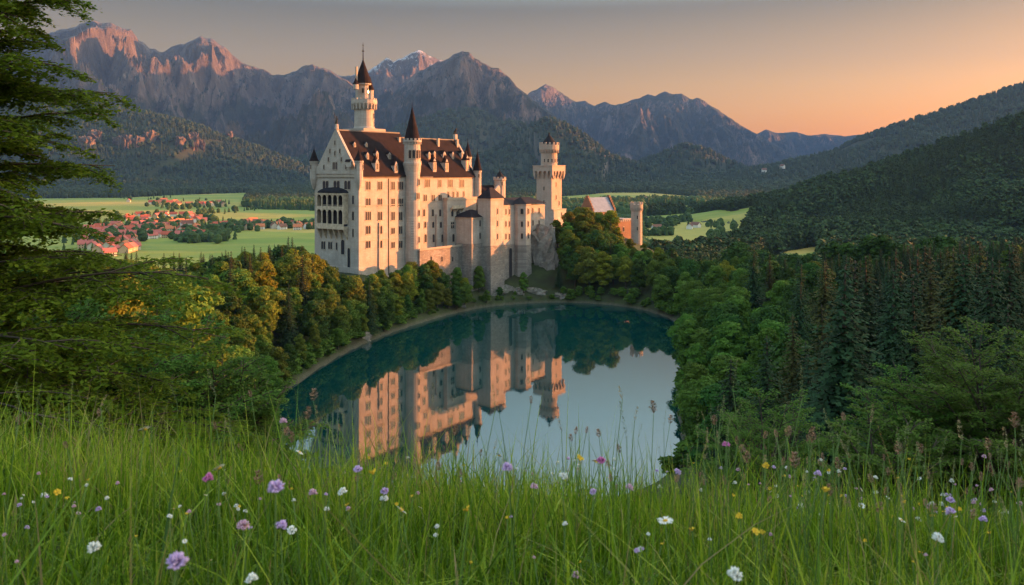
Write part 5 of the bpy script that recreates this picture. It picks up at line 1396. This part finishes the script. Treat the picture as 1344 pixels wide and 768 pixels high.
for n, d0, d1, hm_, hs, w_, ln, sg in ((44000, 0.45, 3.4, 0.19, 0.10, 0.0042, 0.85, 4), (6500, 0.5, 3.6, 0.27, 0.12, 0.0052, 0.9, 5), (42000, 3.0, 9.0, 0.25, 0.12, 0.0065, 0.5, 3), (16000, 8.0, 22, 0.35, 0.2, 0.016, 0.6, 2), (13000, 0.5, 3.8, 0.15, 0.07, 0.018, 1.4, 4), (1600, 0.5, 4.5, 0.46, 0.12, 0.006, 0.75, 5)):
    x, y = field_pts(n, d0, d1)
    cl = perlin(x*2.2, y*2.2)*0.5+perlin(x*0.7+9, y*0.7)*0.6
    h = np.clip(hm_*(1+0.5*cl)+rs.randn(n)*hs, 0.05, 0.75)
    V, Fc, T = blades(x, y, h, w_*(0.6+0.8*rs.rand(n)), ln*rs.rand(n), rs, sg, np.where(rs.rand(n) < 0.03, 1.0, np.clip(0.42+0.75*cl+rs.randn(n)*0.22, 0, 0.95)))
    Vs.append(V); Fs.append(Fc+off); Ts.append(T); off += len(V)
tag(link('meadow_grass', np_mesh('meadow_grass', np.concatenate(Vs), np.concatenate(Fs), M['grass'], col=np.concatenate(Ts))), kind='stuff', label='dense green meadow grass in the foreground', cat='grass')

# ------------------------------------------------------------ meadow flowers and seed heads
def petal_mat(name, c, c2=None): 
    m = NT(name); t = m.n('Attribute', attribute_name='tone'); m.base(m.mix(t.outputs['Fac'], c, c2 or tuple(min(1, q*1.4) for q in c))); m.b.inputs['Roughness'].default_value = 0.7; return m.m
PM = {'lilac': petal_mat('clover_lilac', (0.36,0.20,0.44), (0.62,0.44,0.66)), 'white': petal_mat('clover_white', (0.55,0.52,0.42), (0.8,0.78,0.72)), 'pink': petal_mat('clover_pink', (0.42,0.16,0.26), (0.66,0.42,0.50)),
      'magenta': petal_mat('magenta_petal', (0.42,0.06,0.24), (0.6,0.2,0.4)), 'yellow': petal_mat('yellow_petal', (0.62,0.36,0.02), (0.8,0.55,0.05)), 'brown': petal_mat('brown_head', (0.17,0.09,0.05), (0.33,0.2,0.12)), 'eye': petal_mat('flower_eye', (0.55,0.33,0.03))}
def clover_head(rs, r=0.012, n=70):
    """a ball of small upright florets"""
    d = rs.randn(n, 3); d /= np.linalg.norm(d, axis=1, keepdims=True); d[:, 2] = np.abs(d[:, 2])*1.0-0.25; d /= np.linalg.norm(d, axis=1, keepdims=True)
    V = []; Fc = []; T = []
    for q in d:
        q = Vector(q); a = q.cross(Vector((0.3, 0.2, 1))).normalized(); b = q.cross(a); w_ = r*0.17; L = r*(0.85+0.35*rs.rand()); k = len(V)
        up = q*L+Vector((0, 0, r*0.15))
        for s_, t_ in ((0.35, 0.5), (0.8, 1.1)):
            for u, v in ((-1, 0), (0, -1), (1, 0), (0, 1)): V.append(tuple(up*s_+a*u*w_*t_+b*v*w_*t_))
        V.append(tuple(up*1.08))
        for i in range(4): Fc.append((k+i, k+(i+1) % 4, k+4+(i+1) % 4, k+4+i)); T.append(0.15+0.3*rs.rand())
        for i in range(4): Fc.append((k+4+i, k+4+(i+1) % 4, k+8, k+8)); T.append(0.6+0.4*rs.rand())
    return V, Fc, T
def poly_mesh(name, V, Fc, T, mat):
    me = bpy.data.meshes.new(name); me.from_pydata(V, [], [tuple(dict.fromkeys(f)) for f in Fc]); a = me.attributes.new('tone', 'FLOAT', 'FACE'); a.data.foreach_set('value', T); me.materials.append(mat); me.update(); return me
def daisy_petals(rs, r, n, lift=0.15, w_=0.26):
    V = []; Fc = []; T = []
    for i in range(n):
        a = 6.283*i/n+rs.randn()*0.08; L = r*(0.9+0.2*rs.rand()); k = len(V); c_, s_ = math.cos(a), math.sin(a); zz = lift*r*(0.4+rs.rand())
        for (u, v, z) in ((0.15, 0.05, 0), (0.6, w_*0.5, zz), (1.0, w_*0.22, zz*0.7), (1.0, -w_*0.22, zz*0.7), (0.6, -w_*0.5, zz), (0.15, -0.05, 0)):
            V.append((L*u*c_-r*v*s_, L*u*s_+r*v*c_, z))
        Fc.append(tuple(range(k, k+6))); T.append(0.4+0.6*rs.rand())
    return V, Fc, T
FM = {}
for c_ in ('lilac', 'white', 'pink', 'magenta'):
    for v in range(2):
        FM[('clover', c_, v)] = [('flower_head', poly_mesh('flower_head', *clover_head(np.random.RandomState(v+3), 0.0125), PM[c_]))]
for v in range(2):
    FM[('daisy', 'white', v)] = [('petals', poly_mesh('petals', *daisy_petals(np.random.RandomState(v), 0.016, 17), PM['white'])), ('flower_eye', MB().lathe(0, 0, [(0.0055, -0.001), (0.005, 0.0025), (0.002, 0.004)], 10).mesh('flower_eye', PM['eye']))]
    FM[('buttercup', 'yellow', v)] = [('petals', poly_mesh('petals', *daisy_petals(np.random.RandomState(v+9), 0.010, 6, 0.9, 0.9), PM['yellow'])), ('flower_eye', MB().lathe(0, 0, [(0.003, 0), (0.002, 0.003)], 8).mesh('flower_eye', PM['eye']))]
def seed_head(rs, L, r, n=60, kind='plantain'):
    V = []; Fc = []; T = []
    for i in range(n):
        f = rs.rand(); a = rs.rand()*6.283; rr = r*math.sin(math.pi*min(1, f*0.9+0.08))**0.6*(1 if kind == 'plantain' else 0.6+1.0*rs.rand()); z = f*L; k = len(V); s_ = r*0.42
        c0 = Vector((rr*math.cos(a), rr*math.sin(a), z)); o_ = Vector((math.cos(a), math.sin(a), 0.9)).normalized(); sd = Vector((-math.sin(a), math.cos(a), 0))
        for p in (c0-sd*s_*0.6, c0-o_*s_, c0+sd*s_*0.6, c0+o_*s_*1.6): V.append(tuple(p))
        Fc.append((k, k+1, k+2, k+3)); T.append(rs.rand())
    return V, Fc, T
M['seed_tan'] = petal_mat('seed_tan', (0.20,0.15,0.06), (0.36,0.28,0.14)); M['seed_green'] = petal_mat('seed_green', (0.10,0.13,0.04), (0.24,0.24,0.10))
SH = [('tan', poly_mesh('seed_head', *seed_head(np.random.RandomState(1), 0.05, 0.0042, 90), M['seed_tan'])), ('brown', poly_mesh('seed_head', *seed_head(np.random.RandomState(2), 0.028, 0.0055, 80), PM['brown'])),
      ('green', poly_mesh('seed_head', *seed_head(np.random.RandomState(3), 0.09, 0.0035, 120, 'grass'), M['seed_green'])), ('brown tufted', poly_mesh('seed_head', *seed_head(np.random.RandomState(4), 0.035, 0.008, 90, 'grass'), PM['brown']))]
def stem_to(root, hgt, lean, ang, r=0.0011):
    pts = [(lean*math.cos(ang)*(f**1.8), lean*math.sin(ang)*(f**1.8), hgt*f) for f in (0, 0.25, 0.5, 0.75, 1.0)]
    MB().tube(pts, [r*1.3, r*1.2, r*1.1, r, r*0.9], 5).build('stem', M['stem'], root, True); return pts[-1]
def ray_y(px, py, hf):
    """distance at which a head hf above the sloping meadow is seen at this pixel"""
    best = None
    for Y in np.arange(0.7, 7.0, 0.02):
        x = (px-CX)/F*Y; z = CAMZ-(py-HOR)/F*Y
        if z-float(meadow(np.array([x]), np.array([Y]))[0]) <= hf: return x, Y, z
    return None
random.seed(21)
def flower(px, py, size, kind, colr, label, group=None, hf=0.38):
    """size: head width in photo pixels; decides how far away the head must be"""
    real = {'clover': 0.027, 'daisy': 0.033, 'buttercup': 0.022}[kind]
    Y = min(6.0, max(1.0, real*F/size)); x = (px-CX)/F*Y; z = CAMZ-(py-HOR)/F*Y
    g = h1(x, Y)
    if not (0.10 < z-g < 0.62):
        r = ray_y(px, py, hf)
        if r is None: return
        x, Y, z = r; g = h1(x, Y)
    sc = 0.86*size*Y/F/real; an = random.random()*6.283; ln = random.uniform(0.01, 0.06)
    root = empty({'clover':'clover_flower','daisy':'daisy','buttercup':'buttercup'}[kind], (x-ln*math.cos(an), Y-ln*math.sin(an), g-0.01), 0, label, {'clover':'clover','daisy':'daisy','buttercup':'buttercup'}[kind], group)
    tip = stem_to(root, z-g+0.01, ln, an)
    for nm, me in FM[(kind, colr, random.randrange(2))]:
        o = link(nm, me, root); o.location = tip; o.scale = (sc,)*3; o.rotation_euler = (0.5+random.gauss(0, 0.25) if kind != 'clover' else random.gauss(0, 0.2), random.gauss(0, 0.2), random.random()*6)
    return root
FL = [(232,740,32,'clover','lilac','big lilac clover head at the bottom left corner of the meadow'),(362,642,26,'clover','lilac','large pale lilac clover above the pink one on the left'),
 (368,692,20,'clover','lilac','lilac clover touching a white clover on the left'),(383,698,15,'clover','white','white clover touching the lilac one on the left'),(319,691,18,'clover','pink','dusky pink clover low on the left'),
 (273,629,17,'clover','magenta','purple clover beside the white daisy on the left'),(288,614,21,'daisy','white','white daisy beside the purple clover on the left'),(124,720,20,'clover','white','white clover low near the left edge'),
 (190,563,19,'daisy','white','white flower high in the grass on the left under the trees'),(411,648,13,'clover','pink','pale pink clover right of the large lilac one'),(450,647,14,'clover','white','white clover above centre left of the meadow'),
 (470,618,14,'clover','lilac','small bluish lilac flower beside a yellow one'),(490,622,14,'buttercup','yellow','yellow buttercup beside the bluish lilac flower'),(527,670,20,'daisy','white','white ragged flower left of the meadow centre'),
 (505,646,13,'clover','lilac','pale lilac clover above a white one near the centre'),(504,656,13,'clover','white','white clover directly under a pale lilac one'),(613,670,14,'buttercup','yellow','single yellow buttercup in the meadow centre'),
 (655,598,12,'daisy','white','small white daisy silhouetted against the lake'),(666,615,17,'clover','lilac','lilac clover right under the daisy by the lake'),(739,626,14,'clover','white','white clover at the grass edge below the lake centre'),
 (760,603,13,'buttercup','yellow','yellow flower standing against the lake on the right'),(781,605,12,'daisy','white','white daisy standing against the lake on the right'),(701,640,12,'clover','pink','small pink white clover below the lake centre'),
 (789,606,14,'clover','magenta','dark purple flower at the grass edge beside the daisy'),(779,647,12,'clover','lilac','lilac white clover near the right centre of the meadow'),(826,641,12,'clover','pink','pink white clover left of the large white daisy'),
 (873,684,25,'daisy','white','large white daisy with a yellow eye right of centre'),(964,757,24,'clover','white','big creamy white clover at the bottom right'),(953,585,12,'clover','magenta','bright magenta flower against the dark trees on the right'),
 (1083,645,15,'buttercup','yellow','brightest yellow buttercup in the right part of the meadow'),(1006,613,12,'buttercup','yellow','yellow buttercup high against the dark trees'),(1073,623,12,'clover','lilac','violet flower just above the brightest buttercup'),
 (1247,658,13,'clover','lilac','upper of two violet flowers near the right edge'),(1248,673,15,'clover','lilac','lower of two violet flowers near the right edge'),(971,679,12,'buttercup','yellow','yellow buttercup left of a pair on the right'),
 (991,699,14,'buttercup','yellow','left one of two touching buttercups low on the right'),(1000,701,12,'buttercup','yellow','right one of two touching buttercups low on the right'),(1231,708,17,'clover','white','white clover low near the right edge'),
 (908,696,11,'buttercup','yellow','yellow buttercup just right of the large white daisy'),(756,756,13,'clover','pink','withered pinkish clover at the bottom centre'),(889,620,11,'clover','lilac','pale violet flower at the lake corner of the meadow'),
 (75,647,12,'buttercup','yellow','small yellow buttercup near the left edge'),(58,652,11,'clover','white','tiny white clover beside the left buttercup'),(372,554,11,'clover','pink','pink flower at the lake corner on the left'),
 (330,762,20,'clover','white','creamy clover cut by the bottom edge on the left'),(393,594,13,'daisy','white','white flower at the left lake corner'),(1183,683,14,'daisy','white','white daisy in the meadow right part'),
 (1290,683,13,'clover','lilac','pale lilac clover at the far right of the meadow'),(1131,664,11,'daisy','white','small white daisy between grasses on the right')]
for f in FL: flower(*f)
kinds = [('clover','white'),('clover','pink'),('buttercup','yellow'),('clover','lilac'),('daisy','white')]
hubs = [random.uniform(20, 1330) for _ in range(22)]
for i in range(290):
    k, c_ = random.choice(kinds); px = random.uniform(5, 1340) if random.random() < 0.4 else min(1338, max(5, random.gauss(random.choice(hubs), 26))); py = random.uniform(598, 740)**1.0
    if random.random() < 0.65: py = random.uniform(605, 665)+8*math.sin(px/200)+(20 if px > 1000 else 0)
    s_ = random.uniform(3.5, 7.5) if py < 660 else random.uniform(5, 9)
    side = 'left' if px < 450 else 'middle' if px < 900 else 'right'
    flower(px, py, s_, k, c_, f'tiny {c_} {k} scattered through the {side} meadow grass', f'tiny {c_} {k} flowers in the {side} meadow', hf=random.uniform(0.2, 0.4))
def seed(px, py, which, label, group=None, scale=1.0, Yd=2.6, base_py=None):
    Y = Yd; x = (px-CX)/F*Y; z = CAMZ-(py-HOR)/F*Y; g = h1(x, Y); hh = z-g
    if hh < 0.12 or hh > 1.25: return
    an = random.random()*6.283; ln = random.uniform(0.02, 0.12)*hh*1.6
    nm = 'grass_seed_stalk' if which in (0, 2) else 'plantain_stalk'
    root = empty(nm, (x-ln*math.cos(an), Y-ln*math.sin(an), g-0.01), 0, label, 'grass stalk', group)
    tip = stem_to(root, hh, ln, an, 0.0012)
    o = link('seed_head', SH[which][1], root); o.location = tip; o.rotation_euler = (random.gauss(0, .2)-ln*1.3*math.sin(an)/hh, random.gauss(0, .2)+ln*1.3*math.cos(an)/hh, random.random()*6); o.scale = (scale,)*3
SD = [(962,506,2,'tall pale grass stalk against the dark trees, left one of the two tallest',2.9),(1053,519,2,'tallest leaning pale grass stalk against the dark trees on the right',2.7),(1108,548,1,'dark brown plantain head on a thin stem before the dark trees',2.8),(1143,550,0,'tan seed stalk standing above the right meadow',2.6),
 (817,520,0,'tallest thin stalk in front of the lake right half',3.0),(858,538,3,'thin dark stalk with a hooked tip before the lake corner',3.0),(697,526,1,'dark narrow stalk before the lake centre',3.0),(650,534,2,'leaning grass stalk before the lake centre left',2.9),(833,548,0,'short dark stalk between two tall ones by the lake',3.0),
 (411,522,3,'fluffy stalk before the left lake corner',2.9),(283,516,2,'bent pale grass stalk on the left bank',2.7),(755,566,1,'low brown stalk before the lake',3.0),(737,562,0,'slim stalk left of a low brown stalk before the lake',3.0),(1062,568,1,'brown round plantain head in the right meadow',2.6),(1262,573,0,'long tan plantain head near the right edge',2.3),(1332,556,3,'brown tufted stalk at the far right edge',2.2),(1321,583,0,'pale tan stalk near the far right edge',2.3),(1179,592,3,'brown tufted head right of the tan seed stalk',2.5)]
for px, py, wch, lb, Yd in SD: seed(px, py, wch, lb, None, random.uniform(0.95, 1.25), Yd)
for i in range(230):
    px = random.uniform(-5, 1345) if random.random() < 0.6 else random.uniform(900, 1345); wch = random.choice([0, 1, 2, 2, 3]); Yd = random.uniform(2.0, 4.2)
    top = 590+12*math.sin(px/90)-(35 if px < 330 else 0)+(22 if px > 1000 else 0)
    side = 'left' if px < 400 else 'lakeside' if px < 900 else 'right'
    seed(px, random.uniform(top-38, top+60), wch, f'slender {SH[wch][0]} seed stalk rising from the {side} meadow grass', f'{SH[wch][0]} seed stalks in the {side} meadow', random.uniform(0.7, 1.15), Yd)
